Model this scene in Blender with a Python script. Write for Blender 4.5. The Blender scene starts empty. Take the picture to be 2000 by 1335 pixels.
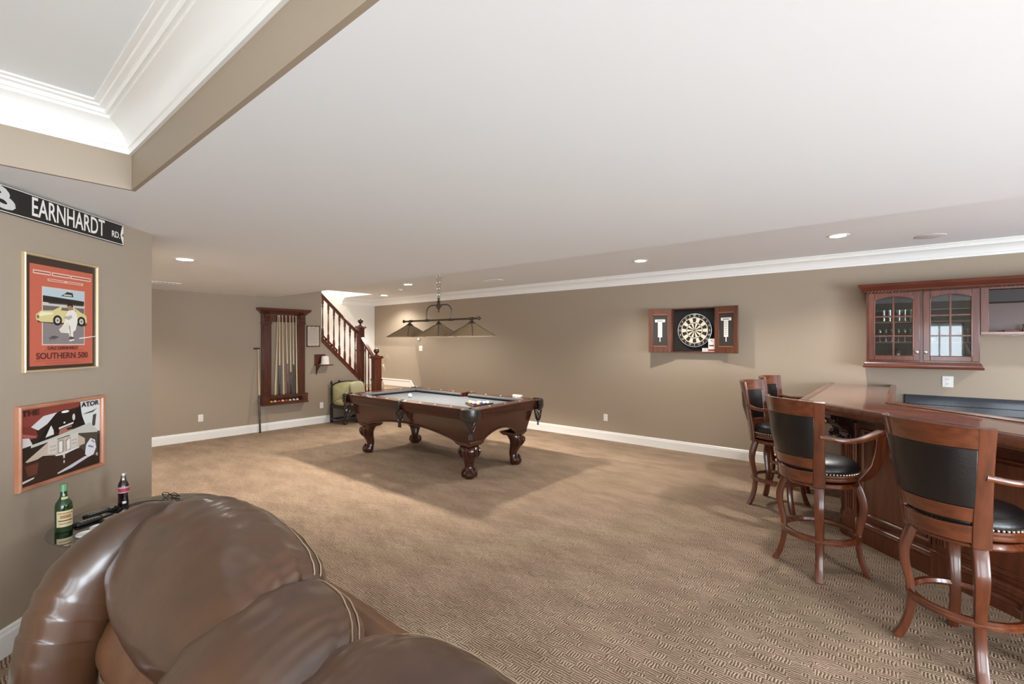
import bpy, bmesh, math, random
from math import sin, cos, pi, radians, sqrt, hypot, atan2
from mathutils import Matrix, Vector
random.seed(7)
SC = bpy.context.scene
COL = SC.collection

# ------------------------------------------------------------------ camera, world, exposure, daylight
cam_data = bpy.data.cameras.new('camera'); cam = bpy.data.objects.new('camera', cam_data); COL.objects.link(cam)
cam.location = (0, 0, 1.62); cam.rotation_euler = (pi/2, 0, radians(39.6083))
cam_data.sensor_width = 36; cam_data.lens = 16.5436; cam_data.clip_start = 0.03
SC.camera = cam
SC.view_settings.view_transform = 'Standard'; SC.view_settings.look = 'None'
SC.view_settings.exposure = 1.04; SC.view_settings.gamma = 1.0
SC.cycles.max_bounces = 10; SC.cycles.diffuse_bounces = 6; SC.cycles.sample_clamp_indirect = 6.0
SC.cycles.caustics_reflective = False; SC.cycles.caustics_refractive = False
world = bpy.data.worlds.new('world'); SC.world = world; world.use_nodes = True
world.node_tree.nodes['Background'].inputs[0].default_value = (0.75, 0.85, 1.0, 1)
world.node_tree.nodes['Background'].inputs[1].default_value = 1.0
WINDOW_EMIT = 12.0        # daylight in the window panes behind the photographer
CAN_WATT = 78.0           # each recessed ceiling light
POOL_WATT = 8.0           # each bulb of the billiard light

# ------------------------------------------------------------------ materials
def lin(h):
    h = h.lstrip('#'); v = [int(h[i:i+2], 16)/255 for i in (0, 2, 4)]
    return tuple(x/12.92 if x <= .04045 else ((x+.055)/1.055)**2.4 for x in v) + (1,)
_mats = {}
def pbr(name, color, rough=.5, metal=0, coat=0, spec=.5, bump=0, bscale=60, var=0, vscale=6, stretch=(1, 1, 1), color2=None, emit=0, coat_rough=.1, detail=4):
    if name in _mats: return _mats[name]
    m = bpy.data.materials.new(name); m.use_nodes = True; _mats[name] = m
    nt = m.node_tree; b = nt.nodes['Principled BSDF']
    c = lin(color) if isinstance(color, str) else tuple(color)+(1,)
    b.inputs['Base Color'].default_value = c; b.inputs['Roughness'].default_value = rough
    b.inputs['Metallic'].default_value = metal; b.inputs['Coat Weight'].default_value = coat
    b.inputs['Coat Roughness'].default_value = coat_rough; b.inputs['Specular IOR Level'].default_value = spec
    if emit:
        b.inputs['Emission Color'].default_value = c; b.inputs['Emission Strength'].default_value = emit
    if bump or color2 or var:
        tc = nt.nodes.new('ShaderNodeTexCoord'); mp = nt.nodes.new('ShaderNodeMapping')
        mp.inputs['Scale'].default_value = stretch
        nt.links.new(tc.outputs['Object'], mp.inputs[0])
    if color2 or var:
        n = nt.nodes.new('ShaderNodeTexNoise'); n.inputs['Scale'].default_value = vscale; n.inputs['Detail'].default_value = detail
        nt.links.new(mp.outputs[0], n.inputs[0])
        r = nt.nodes.new('ShaderNodeValToRGB')
        if color2: c2 = lin(color2)
        else: c2 = tuple(x*(1-var) for x in c[:3])+(1,)
        r.color_ramp.elements[0].color = c2; r.color_ramp.elements[1].color = c
        r.color_ramp.elements[0].position = .35; r.color_ramp.elements[1].position = .65
        nt.links.new(n.outputs[0], r.inputs[0]); nt.links.new(r.outputs[0], b.inputs['Base Color'])
    if bump:
        n2 = nt.nodes.new('ShaderNodeTexNoise'); n2.inputs['Scale'].default_value = bscale; n2.inputs['Detail'].default_value = 3
        bp = nt.nodes.new('ShaderNodeBump'); bp.inputs['Strength'].default_value = bump; bp.inputs['Distance'].default_value = .01
        nt.links.new(mp.outputs[0], n2.inputs[0]); nt.links.new(n2.outputs[0], bp.inputs['Height']); nt.links.new(bp.outputs[0], b.inputs['Normal'])
    return m
def thin_glass(name, tint=(1, 1, 1), gloss=.09):
    m = bpy.data.materials.new(name); m.use_nodes = True; nt = m.node_tree; nt.nodes.clear()
    o = nt.nodes.new('ShaderNodeOutputMaterial'); mix = nt.nodes.new('ShaderNodeMixShader')
    t = nt.nodes.new('ShaderNodeBsdfTransparent'); g = nt.nodes.new('ShaderNodeBsdfGlossy')
    t.inputs[0].default_value = tint+(1,); g.inputs['Roughness'].default_value = .02
    lw = nt.nodes.new('ShaderNodeLayerWeight'); lw.inputs[0].default_value = .3
    mr = nt.nodes.new('ShaderNodeMath'); mr.operation = 'ADD'; mr.inputs[1].default_value = gloss
    mu = nt.nodes.new('ShaderNodeMath'); mu.operation = 'MULTIPLY'; mu.inputs[1].default_value = 1.0; nt.links.new(lw.outputs['Fresnel'], mu.inputs[0]); nt.links.new(mu.outputs[0], mr.inputs[0]); nt.links.new(mr.outputs[0], mix.inputs[0])
    nt.links.new(t.outputs[0], mix.inputs[1]); nt.links.new(g.outputs[0], mix.inputs[2]); nt.links.new(mix.outputs[0], o.inputs[0])
    return m
def real_glass(name, color, rough=.02):
    m = pbr(name, color, rough=rough)
    m.node_tree.nodes['Principled BSDF'].inputs['Transmission Weight'].default_value = 1.0
    return m
def glow(name, color, s):
    m = bpy.data.materials.new(name); m.use_nodes = True; nt = m.node_tree; nt.nodes.clear()
    o = nt.nodes.new('ShaderNodeOutputMaterial'); e = nt.nodes.new('ShaderNodeEmission')
    e.inputs[0].default_value = tuple(color)+(1,); e.inputs[1].default_value = s; nt.links.new(e.outputs[0], o.inputs[0])
    return m
def flat(hexc, rough=.45): return pbr('print_'+hexc.strip('#'), hexc, rough=rough)

WALL = pbr('taupe_wall_paint', '#a59684', rough=.62, bump=.06, bscale=220, spec=.3)
WALL2 = pbr('pale_stair_paint', '#e6e2db', rough=.6, spec=.3)
CEIL = pbr('ceiling_paint', '#f0f3f5', rough=.8, spec=.2)
TRIM = pbr('white_trim_paint', '#f4f3ef', rough=.3)
CHERRY = pbr('cherry_wood', '#6a351d', color2='#512612', rough=.28, coat=.5, vscale=5, stretch=(6, 6, .8))
CHERRY_X = pbr('cherry_wood_long', '#6e381f', color2='#552914', rough=.25, coat=.6, vscale=5, stretch=(.8, 6, 6))
DARKWOOD = pbr('dark_mahogany', '#421b0f', color2='#301108', rough=.24, coat=.55, vscale=4, stretch=(.7, 5, 5))
STAIRWOOD = pbr('stair_wood', '#6e321d', color2='#542213', rough=.3, coat=.4, vscale=5, stretch=(5, 5, .8))
CABWOOD = pbr('cabinet_wood', '#613224', color2='#4d2519', rough=.3, coat=.4, vscale=5, stretch=(6, 6, .8))
BLACKWOOD = pbr('black_carved_wood', '#1c1411', rough=.35, coat=.3)
ESPRESSO = pbr('espresso_interior', '#1c0f0b', rough=.5)
BLACKLEATHER = pbr('black_leather', '#120d0d', rough=.36, coat=.12, bump=.12, bscale=160)
LEATHER = pbr('brown_leather', '#583823', color2='#402a1a', rough=.36, coat=.7, coat_rough=.2, bump=.12, bscale=18, vscale=3, detail=6)
LEATHER2 = pbr('tan_leather', '#80593f', color2='#6a472f', rough=.4, coat=.2, coat_rough=.25, bump=.3, bscale=14, vscale=3)
BRASS = pbr('brass_nail', '#e0d2bb', rough=.3, metal=1)
NICKEL = pbr('brushed_nickel', '#d5cfc6', rough=.25, metal=1)
BLACK = pbr('matte_black', '#14120f', rough=.5)
STEEL = pbr('aged_pewter', '#6d645a', rough=.35, metal=.8)
FELT = pbr('grey_felt', '#4a4e52', rough=.95, spec=.1, bump=.05, bscale=500)
WHITE = pbr('white_plastic', '#f2efe9', rough=.35)
CABWOOD_X = pbr('cabinet_wood_long', '#613223', color2='#4f2618', rough=.3, coat=.4, vscale=4, stretch=(.8, 6, 6))
GRANITE = pbr('black_granite', '#2b2f34', color2='#474d54', rough=.12, vscale=160, coat=.4)
GLASS = thin_glass('cabinet_pane', (.85, .87, .87), .025)
TABLEGLASS = thin_glass('table_glass', (.82, .88, .86), .38)

def carpet_material():
    m = bpy.data.materials.new('patterned_loop_carpet'); m.use_nodes = True; nt = m.node_tree; N = nt.nodes.new; L = nt.links.new
    b = nt.nodes['Principled BSDF']; b.inputs['Roughness'].default_value = .95; b.inputs['Specular IOR Level'].default_value = .1
    tc = N('ShaderNodeTexCoord'); mp = N('ShaderNodeMapping'); L(tc.outputs['Object'], mp.inputs[0])
    wob = N('ShaderNodeTexNoise'); wob.inputs['Scale'].default_value = 30
    L(mp.outputs[0], wob.inputs[0])
    vm = N('ShaderNodeVectorMath'); vm.operation = 'MULTIPLY_ADD'; vm.inputs[1].default_value = (.014, .014, 0); L(wob.outputs['Color'], vm.inputs[0]); L(mp.outputs[0], vm.inputs[2])
    cm = N('ShaderNodeMapping'); cm.inputs['Scale'].default_value = (.55, 1, 1); L(vm.outputs[0], cm.inputs[0])
    ck = N('ShaderNodeTexChecker'); ck.inputs['Scale'].default_value = 1/.046; L(cm.outputs[0], ck.inputs[0])
    ck.inputs[1].default_value = (0, 0, 0, 1); ck.inputs[2].default_value = (1, 1, 1, 1)
    # some of the cross blocks are left out so that the long strokes run on
    gap = N('ShaderNodeTexNoise'); gap.inputs['Scale'].default_value = 9; L(vm.outputs[0], gap.inputs[0])
    gt = N('ShaderNodeMath'); gt.operation = 'GREATER_THAN'; gt.inputs[1].default_value = .46; L(gap.outputs[0], gt.inputs[0])
    cf = N('ShaderNodeMath'); cf.operation = 'MULTIPLY'; L(ck.outputs['Fac'], cf.inputs[0]); L(gt.outputs[0], cf.inputs[1])
    ws = []
    for ax in ('Y', 'X'):
        w = N('ShaderNodeTexWave'); w.wave_type = 'BANDS'; w.bands_direction = ax; w.inputs['Scale'].default_value = 21; w.inputs['Distortion'].default_value = 1.6
        w.inputs['Detail'].default_value = 2; w.inputs['Detail Scale'].default_value = 2
        L(vm.outputs[0], w.inputs[0]); ws.append(w)
    mx = N('ShaderNodeMix'); mx.data_type = 'FLOAT'; L(cf.outputs[0], mx.inputs[0]); L(ws[0].outputs['Fac'], mx.inputs[2]); L(ws[1].outputs['Fac'], mx.inputs[3])
    r = N('ShaderNodeValToRGB'); r.color_ramp.elements[0].position = .08; r.color_ramp.elements[1].position = .55
    r.color_ramp.elements[0].color = lin('#6b5645'); r.color_ramp.elements[1].color = lin('#b7a18b'); L(mx.outputs[0], r.inputs[0])
    big = N('ShaderNodeTexNoise'); big.inputs['Scale'].default_value = 2.2; big.inputs['Detail'].default_value = 7; big.inputs['Roughness'].default_value = .6
    st = N('ShaderNodeMapping'); st.inputs['Scale'].default_value = (1, 2.2, 1); L(tc.outputs['Object'], st.inputs[0]); L(st.outputs[0], big.inputs[0])
    r2 = N('ShaderNodeValToRGB'); r2.color_ramp.elements[0].position = .38; r2.color_ramp.elements[1].position = .62
    r2.color_ramp.elements[0].color = (.86, .84, .82, 1); r2.color_ramp.elements[1].color = (1.1, 1.1, 1.1, 1); L(big.outputs[0], r2.inputs[0])
    mul = N('ShaderNodeMix'); mul.data_type = 'RGBA'; mul.blend_type = 'MULTIPLY'; mul.inputs[0].default_value = 1; L(r.outputs[0], mul.inputs[6]); L(r2.outputs[0], mul.inputs[7])
    L(mul.outputs[2], b.inputs['Base Color'])
    bp = N('ShaderNodeBump'); bp.inputs['Strength'].default_value = .6; bp.inputs['Distance'].default_value = .006; L(mx.outputs[0], bp.inputs['Height']); L(bp.outputs[0], b.inputs['Normal'])
    return m
CARPET = carpet_material()

# ------------------------------------------------------------------ mesh helpers
class B:
    """collects shapes and links them as ONE mesh object"""
    def __init__(s): s.bm = bmesh.new(); s.mats = []; s.mi = 0
    def use(s, m):
        if m not in s.mats: s.mats.append(m)
        s.mi = s.mats.index(m); return s
    def face(s, vs):
        try:
            f = s.bm.faces.new(vs); f.material_index = s.mi; return f
        except ValueError: return None
    def box(s, x0, x1, y0, y1, z0, z1, M=None):
        P = [Vector((x, y, z)) for z in (z0, z1) for y in (y0, y1) for x in (x0, x1)]
        if M: P = [M @ p for p in P]
        v = [s.bm.verts.new(p) for p in P]
        for f in ((0, 1, 3, 2), (4, 6, 7, 5), (0, 4, 5, 1), (2, 3, 7, 6), (0, 2, 6, 4), (1, 5, 7, 3)): s.face([v[i] for i in f])
        return s
    def prism(s, pts, w0, w1, ax='z', M=None, inset=0):
        def mk(u, v, w): return Vector((u, v, w)) if ax == 'z' else Vector((u, w, v)) if ax == 'y' else Vector((w, u, v))
        a = [mk(u, v, w0) for u, v in pts]; b = [mk(u, v, w1) for u, v in pts]
        if M: a = [M @ p for p in a]; b = [M @ p for p in b]
        a = [s.bm.verts.new(p) for p in a]; b = [s.bm.verts.new(p) for p in b]; n = len(pts)
        s.face(a[::-1]); s.face(b)
        for i in range(n): s.face([a[i], a[(i+1) % n], b[(i+1) % n], b[i]])
        return s
    def rings(s, R, closed=False, cap=True):
        V = [[s.bm.verts.new(p) for p in r] for r in R]; n = len(V[0])
        for i in range(len(V)-(0 if closed else 1)):
            a, b = V[i], V[(i+1) % len(V)]
            for j in range(n): s.face([a[j], a[(j+1) % n], b[(j+1) % n], b[j]])
        if cap and not closed: s.face(V[0][::-1]); s.face(V[-1])
        return s
    def lathe(s, prof, seg=24, M=None, c=(0, 0, 0), sy=1, loop=False):
        R = []
        for r, z in prof:
            r = max(r, .0002)
            ring = [Vector((c[0]+r*cos(2*pi*k/seg), c[1]+sy*r*sin(2*pi*k/seg), c[2]+z)) for k in range(seg)]
            R.append([M @ p for p in ring] if M else ring)
        return s.rings(R, closed=loop)
    def tube(s, path, r, seg=10, closed=False, flat=None, up=None, power=2):
        """round or (flat=(a,b)) oval section along a path"""
        path = [Vector(p) for p in path]; n = len(path); rs = r if isinstance(r, (list, tuple)) else [r]*n
        T = []
        for i in range(n):
            a = path[(i-1) % n] if closed or i else path[i]; b = path[(i+1) % n] if closed or i < n-1 else path[i]
            T.append((b-a).normalized())
        u = Vector(up) if up else (Vector((0, 0, 1)) if abs(T[0].z) < .9 else Vector((1, 0, 0)))
        R = []
        for i in range(n):
            if up: u = Vector(up)
            u = (u-T[i]*u.dot(T[i])).normalized(); w = T[i].cross(u)
            fa, fb = flat if flat else (1, 1)
            ring = []
            for k in range(seg):
                t = 2*pi*(k+.5)/seg; cu, su = cos(t), sin(t)
                if power != 2: cu = math.copysign(abs(cu)**(2/power), cu); su = math.copysign(abs(su)**(2/power), su)
                ring.append(path[i]+u*(rs[i]*fa*cu)+w*(rs[i]*fb*su))
            R.append(ring)
        return s.rings(R, closed=closed)
    def sweep(s, path, sec, closed=False, M=None):
        """section (offset to the left of the path, height) along a path in the xy plane, mitred"""
        n = len(path); P = [Vector((p[0], p[1])) for p in path]; R = []
        for i in range(n):
            d0 = (P[i]-P[i-1]).normalized() if closed or i else None
            d1 = (P[(i+1) % n]-P[i]).normalized() if closed or i < n-1 else None
            d0 = d0 or d1; d1 = d1 or d0
            n0 = Vector((-d0.y, d0.x)); n1 = Vector((-d1.y, d1.x)); m = (n0+n1); m = m/max(m.dot(n0), .2)
            ring = [Vector((P[i].x+m.x*o, P[i].y+m.y*o, z)) for o, z in sec]
            R.append([M @ p for p in ring] if M else ring)
        return s.rings(R, closed=closed)
    def arc(s, r, a0, a1, sec, n=16, c=(0, 0)):
        """section (radial, z) revolved through an arc; r may be a function of z"""
        R = []
        for i in range(n+1):
            a = radians(a0+(a1-a0)*i/n)
            R.append([Vector((c[0]+(r+o)*cos(a), c[1]+(r+o)*sin(a), z)) for o, z in sec])
        return s.rings(R, closed=abs(a1-a0) >= 359.9 and False)
    def sphere(s, c, r, seg=16, sc=(1, 1, 1), M=None):
        prof = [(r*sin(pi*i/(seg//2)), -r*cos(pi*i/(seg//2))) for i in range(seg//2+1)]
        R = []
        for rr, z in prof:
            rr = max(rr, r*.003)
            ring = [Vector((c[0]+sc[0]*rr*cos(2*pi*k/seg), c[1]+sc[1]*rr*sin(2*pi*k/seg), c[2]+sc[2]*z)) for k in range(seg)]
            R.append([M @ p for p in ring] if M else ring)
        return s.rings(R)
    def quad(s, pts):
        s.face([s.bm.verts.new(Vector(p)) for p in pts]); return s
    def build(s, name, m=None, parent=None, bevel=0, smooth=35, seg=2, subsurf=0, loc=None):
        bm = s.bm
        bmesh.ops.recalc_face_normals(bm, faces=bm.faces)
        me = bpy.data.meshes.new(name); bm.to_mesh(me); bm.free()
        for x in (s.mats if s.mats else [m]): me.materials.append(x)
        if smooth:
            me.shade_smooth()
            if smooth < 180: me.set_sharp_from_angle(angle=radians(smooth))
        o = bpy.data.objects.new(name, me); COL.objects.link(o)
        if parent: o.parent = parent
        if loc: o.location = loc
        if bevel:
            mo = o.modifiers.new('bevel', 'BEVEL'); mo.width = bevel; mo.segments = seg; mo.limit_method = 'ANGLE'; mo.angle_limit = radians(40); mo.harden_normals = False
        if subsurf:
            mo = o.modifiers.new('sub', 'SUBSURF'); mo.levels = subsurf; mo.render_levels = subsurf
        return o
def tag(o, label, cat, group=None, kind=None):
    o['label'] = label; o['category'] = cat
    if group: o['group'] = group
    if kind: o['kind'] = kind
    return o
def thing(name, label, cat, loc=(0, 0, 0), rot=0, group=None):
    o = bpy.data.objects.new(name, None); COL.objects.link(o); o.location = loc; o.rotation_euler = (0, 0, radians(rot)); o.empty_display_size = .1
    return tag(o, label, cat, group)
def struct(name, b, m=None, bevel=0, smooth=35):
    o = b.build(name, m, None, bevel, smooth); o['kind'] = 'structure'; return o
def kids(o): return [c for c in bpy.data.objects if c.parent == o]
def dup(root, loc=None, rot=None, label=None, group=None):
    r = root.copy(); COL.objects.link(r)
    if loc is not None: r.location = loc
    if rot is not None: r.rotation_euler = (0, 0, radians(rot))
    if label: r['label'] = label
    if group: r['group'] = group
    for ch in kids(root):
        c = ch.copy(); COL.objects.link(c); c.parent = r
        for g in kids(ch):
            d = g.copy(); COL.objects.link(d); d.parent = c
    return r
def text_mesh(body, size, sx=1.0, extrude=.0003, align='CENTER', shear=0, bold=0):
    cu = bpy.data.curves.new('t', 'FONT'); cu.body = body; cu.size = size; cu.extrude = extrude; cu.align_x = align; cu.align_y = 'CENTER'; cu.shear = shear; cu.resolution_u = 3; cu.offset = bold*size
    ob = bpy.data.objects.new('t', cu); COL.objects.link(ob)
    dg = bpy.context.evaluated_depsgraph_get(); me = bpy.data.meshes.new_from_object(ob.evaluated_get(dg))
    bpy.data.objects.remove(ob); bpy.data.curves.remove(cu)
    # stand the text up, facing -y
    me.transform(Matrix(((sx, 0, 0, 0), (0, 0, -1, 0), (0, 1, 0, 0), (0, 0, 0, 1))))
    return me
def lettering(name, items, m, parent, bold=0):
    """items: (text, x, z, y, size, sx, align) all in one flat printed layer"""
    bm = bmesh.new()
    for it in items:
        t, x, z, y, size, sx, al = it[:7]
        me = text_mesh(t, size, sx, align=al, shear=it[7] if len(it) > 7 else 0, bold=bold); me.transform(Matrix.Translation((x, y, z))); bm.from_mesh(me); bpy.data.meshes.remove(me)
    me = bpy.data.meshes.new(name); bm.to_mesh(me); bm.free(); me.materials.append(m)
    o = bpy.data.objects.new(name, me); COL.objects.link(o); o.parent = parent; return o
def rect(x0, x1, z0, z1): return [(x0, z0), (x1, z0), (x1, z1), (x0, z1)]
def ell(cx, cz, rx, rz, n=20, a0=0, a1=360): return [(cx+rx*cos(radians(a0+(a1-a0)*k/n)), cz+rz*sin(radians(a0+(a1-a0)*k/n))) for k in range(n if a1-a0 >= 360 else n+1)]
def smooth_path(pts, n=6):
    """Catmull-Rom through the points"""
    P = [Vector(p) for p in pts]; out = []
    for i in range(len(P)-1):
        p0 = P[max(i-1, 0)]; p1 = P[i]; p2 = P[i+1]; p3 = P[min(i+2, len(P)-1)]
        for k in range(n):
            t = k/n; out.append(.5*((2*p1)+(p2-p0)*t+(2*p0-5*p1+4*p2-p3)*t*t+(3*p1-p0-3*p2+p3)*t**3))
    out.append(P[-1]); return out
def lerp_list(vals, n=6):
    out = []
    for i in range(len(vals)-1):
        for k in range(n): t = k/n; out.append(vals[i]*(1-t)+vals[i+1]*t)
    return out+[vals[-1]]
# ------------------------------------------------------------------ the setting
XL, YD, ZL, ZU, YS = -8.931, 6.996, 2.4375, 2.68, 3.87       # cue wall, dart wall, low ceiling, upper ceiling, ceiling step
DGC = -3.3709                                                 # the angled wall lies on x + y = DGC
CX, CY = -4.378, 1.007                                        # its outside corner
TX, TY = -3.193, 0.646                                        # corner of the tray recess
BX1, BY0 = 4.7, -2.7

struct('floor', B().box(-10.5, BX1+.1, BY0-.1, YD+.1, -.08, 0), CARPET)
# low ceiling with the tray opening, step, upper ceiling, stairwell opening
c = B()
TX1, TY0 = 2.4, -2.3
def slab(x0, x1, y0, y1, z, t=.06): c.box(x0, x1, y0, y1, z, z+t)
slab(-9.1, TX-.02, 0.85-1.6, YS-.02, ZL)
slab(TX-.02, BX1, TY+.02, YS-.02, ZL); slab(TX1+.02, BX1, BY0, TY+.02, ZL); slab(TX-.02, TX1+.02, BY0, TY0-.02, ZL)
c.box(-9.1, BX1, YS-.02, YS, ZL, ZU)
slab(XL-.12, BX1, YS, YD+.1, ZU); slab(-10.45, XL-.12, 6.08, YD+.1, ZU)
struct('ceiling', c, CEIL, smooth=0)
w = B()
for x0, x1, y0, y1 in ((TX-.02, TX, TY0, TY+.02), (TX, TX1, TY, TY+.02), (TX1, TX1+.02, TY0, TY+.02), (TX, TX1, TY0-.02, TY0)):
    w.box(x0, x1, y0, y1, ZL, 2.86)
struct('wall_tray_recess', w, WALL, smooth=0)
struct('ceiling_tray', B().box(TX, TX1, TY0, TY, 2.80, 2.86), CEIL, smooth=0)
crown = [(0, 0), (.014, 0), (.014, .028), (.022, .034), (.026, .05), (.036, .072), (.052, .094), (.074, .112), (.10, .124), (.112, .128), (.112, .142), (.128, .142), (.134, .150), (.134, .158), (.156, .162), (.160, .170), (.182, .172), (.182, .18), (0, .18)]
cr = B(); cr.sweep([(TX, TY0), (TX1, TY0), (TX1, TY), (TX, TY)], [(o, 2.62+z) for o, z in crown], closed=True)
struct('trim_1', cr, TRIM, smooth=25)
cr = B(); cr.sweep([(BX1, YD), (-10.33, YD), (-10.33, 6.08)], [(o*.82, ZU-.15+z*.15/.18) for o, z in crown])
struct('trim_2', cr, TRIM, smooth=25)

struct('wall_right', B().box(-10.45, BX1+.1, YD, YD+.12, -.05, 4.6), WALL, smooth=0)
lw = B(); lw.prism([(.9, -.02), (5.70, -.02), (5.70, .80), (4.82, 1.655), (4.82, 2.74), (.9, 2.74)], XL-.12, XL, 'x')
struct('wall_left', lw, WALL, smooth=0)
struct('wall_stairwell', B().box(-10.45, -10.33, 1.5, YD+.1, -.05, 5.2), WALL2, smooth=0)
struct('ceiling_stairwell', B().box(-10.45, XL, 1.5, 6.1, 5.1, 5.2).box(-10.33, XL-.12, 6.08, 6.14, ZU+.06, 5.2).box(XL-.12, XL, 1.5, 6.1, ZU+.06, 5.2).box(-10.33, XL-.12, 1.4, 1.5, 0, 5.2), WALL2, smooth=0)
d = B(); e = .707107
L0 = -1.6
d.prism([(CX, CY), (L0, DGC-L0), (L0-.12*e*2, DGC-L0), (CX-.17, CY)], -.02, 2.84)
struct('wall_diagonal', d, WALL, smooth=0)
struct('wall_return', B().box(XL-.12, CX-.02, CY-.12, CY, -.02, ZL+.02), WALL, smooth=0)

# room behind and beside the photographer, with its windows
def wall_with_windows(name, axis, pos, a0, a1, openings, t=.12):
    b = B(); cuts = sorted(openings); cur = a0
    def bx(u0, u1, z0, z1):
        if axis == 'y': b.box(u0, u1, pos-t if pos < 0 else pos, pos if pos < 0 else pos+t, z0, z1)
        else: b.box(pos, pos+t, u0, u1, z0, z1)
    for (u0, u1, z0, z1) in cuts:
        bx(cur, u0, 0, 2.86); bx(u0, u1, 0, z0); bx(u0, u1, z1, 2.86); cur = u1
    bx(cur, a1, 0, 2.86)
    return struct(name, b, WALL, smooth=0)
back_open = [(.28, 1.2, .05, 2.08), (1.7, 3.9, .05, 2.12)]
side_open = [(-2.4, -.2, .05, 2.12), (.1, 2.4, .05, 2.12), (4.3, 6.0, .8, 2.1)]
wall_with_windows('wall_back', 'y', BY0, -1.75, BX1+.1, back_open)
wall_with_windows('wall_bar_side', 'x', BX1, BY0, YD, side_open)
struct('wall_behind', B().box(L0-.15, L0, BY0, DGC-L0+.02, 0, 2.86), WALL, smooth=0)
PANE = glow('daylit_pane', (.80, .90, 1.0), WINDOW_EMIT); PANE2 = glow('dimmed_pane', (.82, .92, 1.0), WINDOW_EMIT*.45)  # back panes dimmed so the tray moulding stays less bright
k = 0
for axis, ops in (('y', back_open), ('x', side_open)):
    for (u0, u1, z0, z1) in ops:
        k += 1; f = B(); p = B(); um = (u0+u1)/2; zm = (z0+z1)/2
        bars = [(u0, u0+.05, z0, z1), (u1-.05, u1, z0, z1), (u0, u1, z0, z0+.06), (u0, u1, z1-.06, z1), (um-.015, um+.015, z0, z1), (u0, u1, zm-.012, zm+.012)]
        for a0, a1, b0, b1 in bars:
            if axis == 'y': f.box(a0, a1, BY0-.08, BY0-.02, b0, b1)
            else: f.box(BX1+.02, BX1+.08, a0, a1, b0, b1)
        if axis == 'y': p.quad([(u0, BY0-.07, z0), (u1, BY0-.07, z0), (u1, BY0-.07, z1), (u0, BY0-.07, z1)])
        else: p.quad([(BX1+.07, u0, z0), (BX1+.07, u1, z0), (BX1+.07, u1, z1), (BX1+.07, u0, z1)])
        wf = struct('window_%d' % k, f, TRIM, smooth=0)
        pn = p.build('pane', PANE2 if axis == 'y' else PANE, wf, smooth=0)

# baseboards
bb = [(0, 0), (.018, 0), (.018, .112), (.012, .124), (.012, .134), (.004, .145), (0, .145)]
struct('baseboard_right', B().sweep([(BX1, YD), (-8.36, YD)], bb), TRIM, smooth=20)
struct('baseboard_left', B().sweep([(XL, 5.05), (XL, CY)], [(-o, z) for o, z in bb][::-1] if False else [(o, z) for o, z in bb]), TRIM, smooth=20)
struct('baseboard_diagonal', B().sweep([(CX, CY), (L0, DGC-L0)], bb), TRIM, smooth=20)
# ------------------------------------------------------------------ pool table
PT = (-5.01, 4.43)
HX, HY, ZT = 1.31, .685, .86
t = thing('pool_table', 'dark mahogany pool table with grey cloth and carved claw feet', 'pool table', (PT[0], PT[1], 0))
# cabinet: sloping aprons with arched lower edges
def apron(axis, sgn):
    b = B(); n = 28; top, th = .735, .03
    L_top, L_bot = (HX-.09, HX-.165) if axis == 'x' else (HY-.09, HY-.15)
    D_top, D_bot = (HY-.09, HY-.15) if axis == 'x' else (HX-.09, HX-.165)
    amp = .125; flat_ = .25/(L_top)
    R = []
    for i in range(n+1):
        u = -1+2*i/n; au = abs(u)
        f = 0 if au > 1-flat_ else cos(pi/2*(au/(1-flat_)))**.75
        zb = .43+amp*f
        k = (zb-.43)/(top-.43)
        lb = (L_bot*(1-k)+L_top*k)*u; db = D_bot*(1-k)+D_top*k
        P = [(L_top*u, D_top, top), (lb, db, zb), (lb*.98, db-th, zb), (L_top*u*.98, D_top-th, top)]
        R.append([Vector((a, sgn*d, z)) if axis == 'x' else Vector((sgn*d, a, z)) for a, d, z in P])
    b.rings(R); return b
for ax in 'xy':
    for s in (-1, 1):
        ap = apron(ax, s).build('apron', DARKWOOD, t, bevel=.003)
        # moulding bead that follows the arch
        path = []
        L_top, L_bot = (HX-.09, HX-.165) if ax == 'x' else (HY-.09, HY-.15); D_top, D_bot = (HY-.09, HY-.15) if ax == 'x' else (HX-.09, HX-.165)
        fl = .25/L_top
        for i in range(41):
            u = -1+i/20; au = abs(u); f = 0 if au > 1-fl else cos(pi/2*(au/(1-fl)))**.75
            zb = .437+.125*f; k = (zb-.43)/(.735-.43); lb = (L_bot*(1-k)+L_top*k)*u; db = D_bot*(1-k)+D_top*k
            path.append((lb, s*db, zb) if ax == 'x' else (s*db, lb, zb))
        B().tube(path, .012, 8).build('bead', DARKWOOD, ap)
B().box(-HX+.16, HX-.16, -HY+.16, HY-.16, .70, .79).build('slate', BLACK, t)
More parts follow.
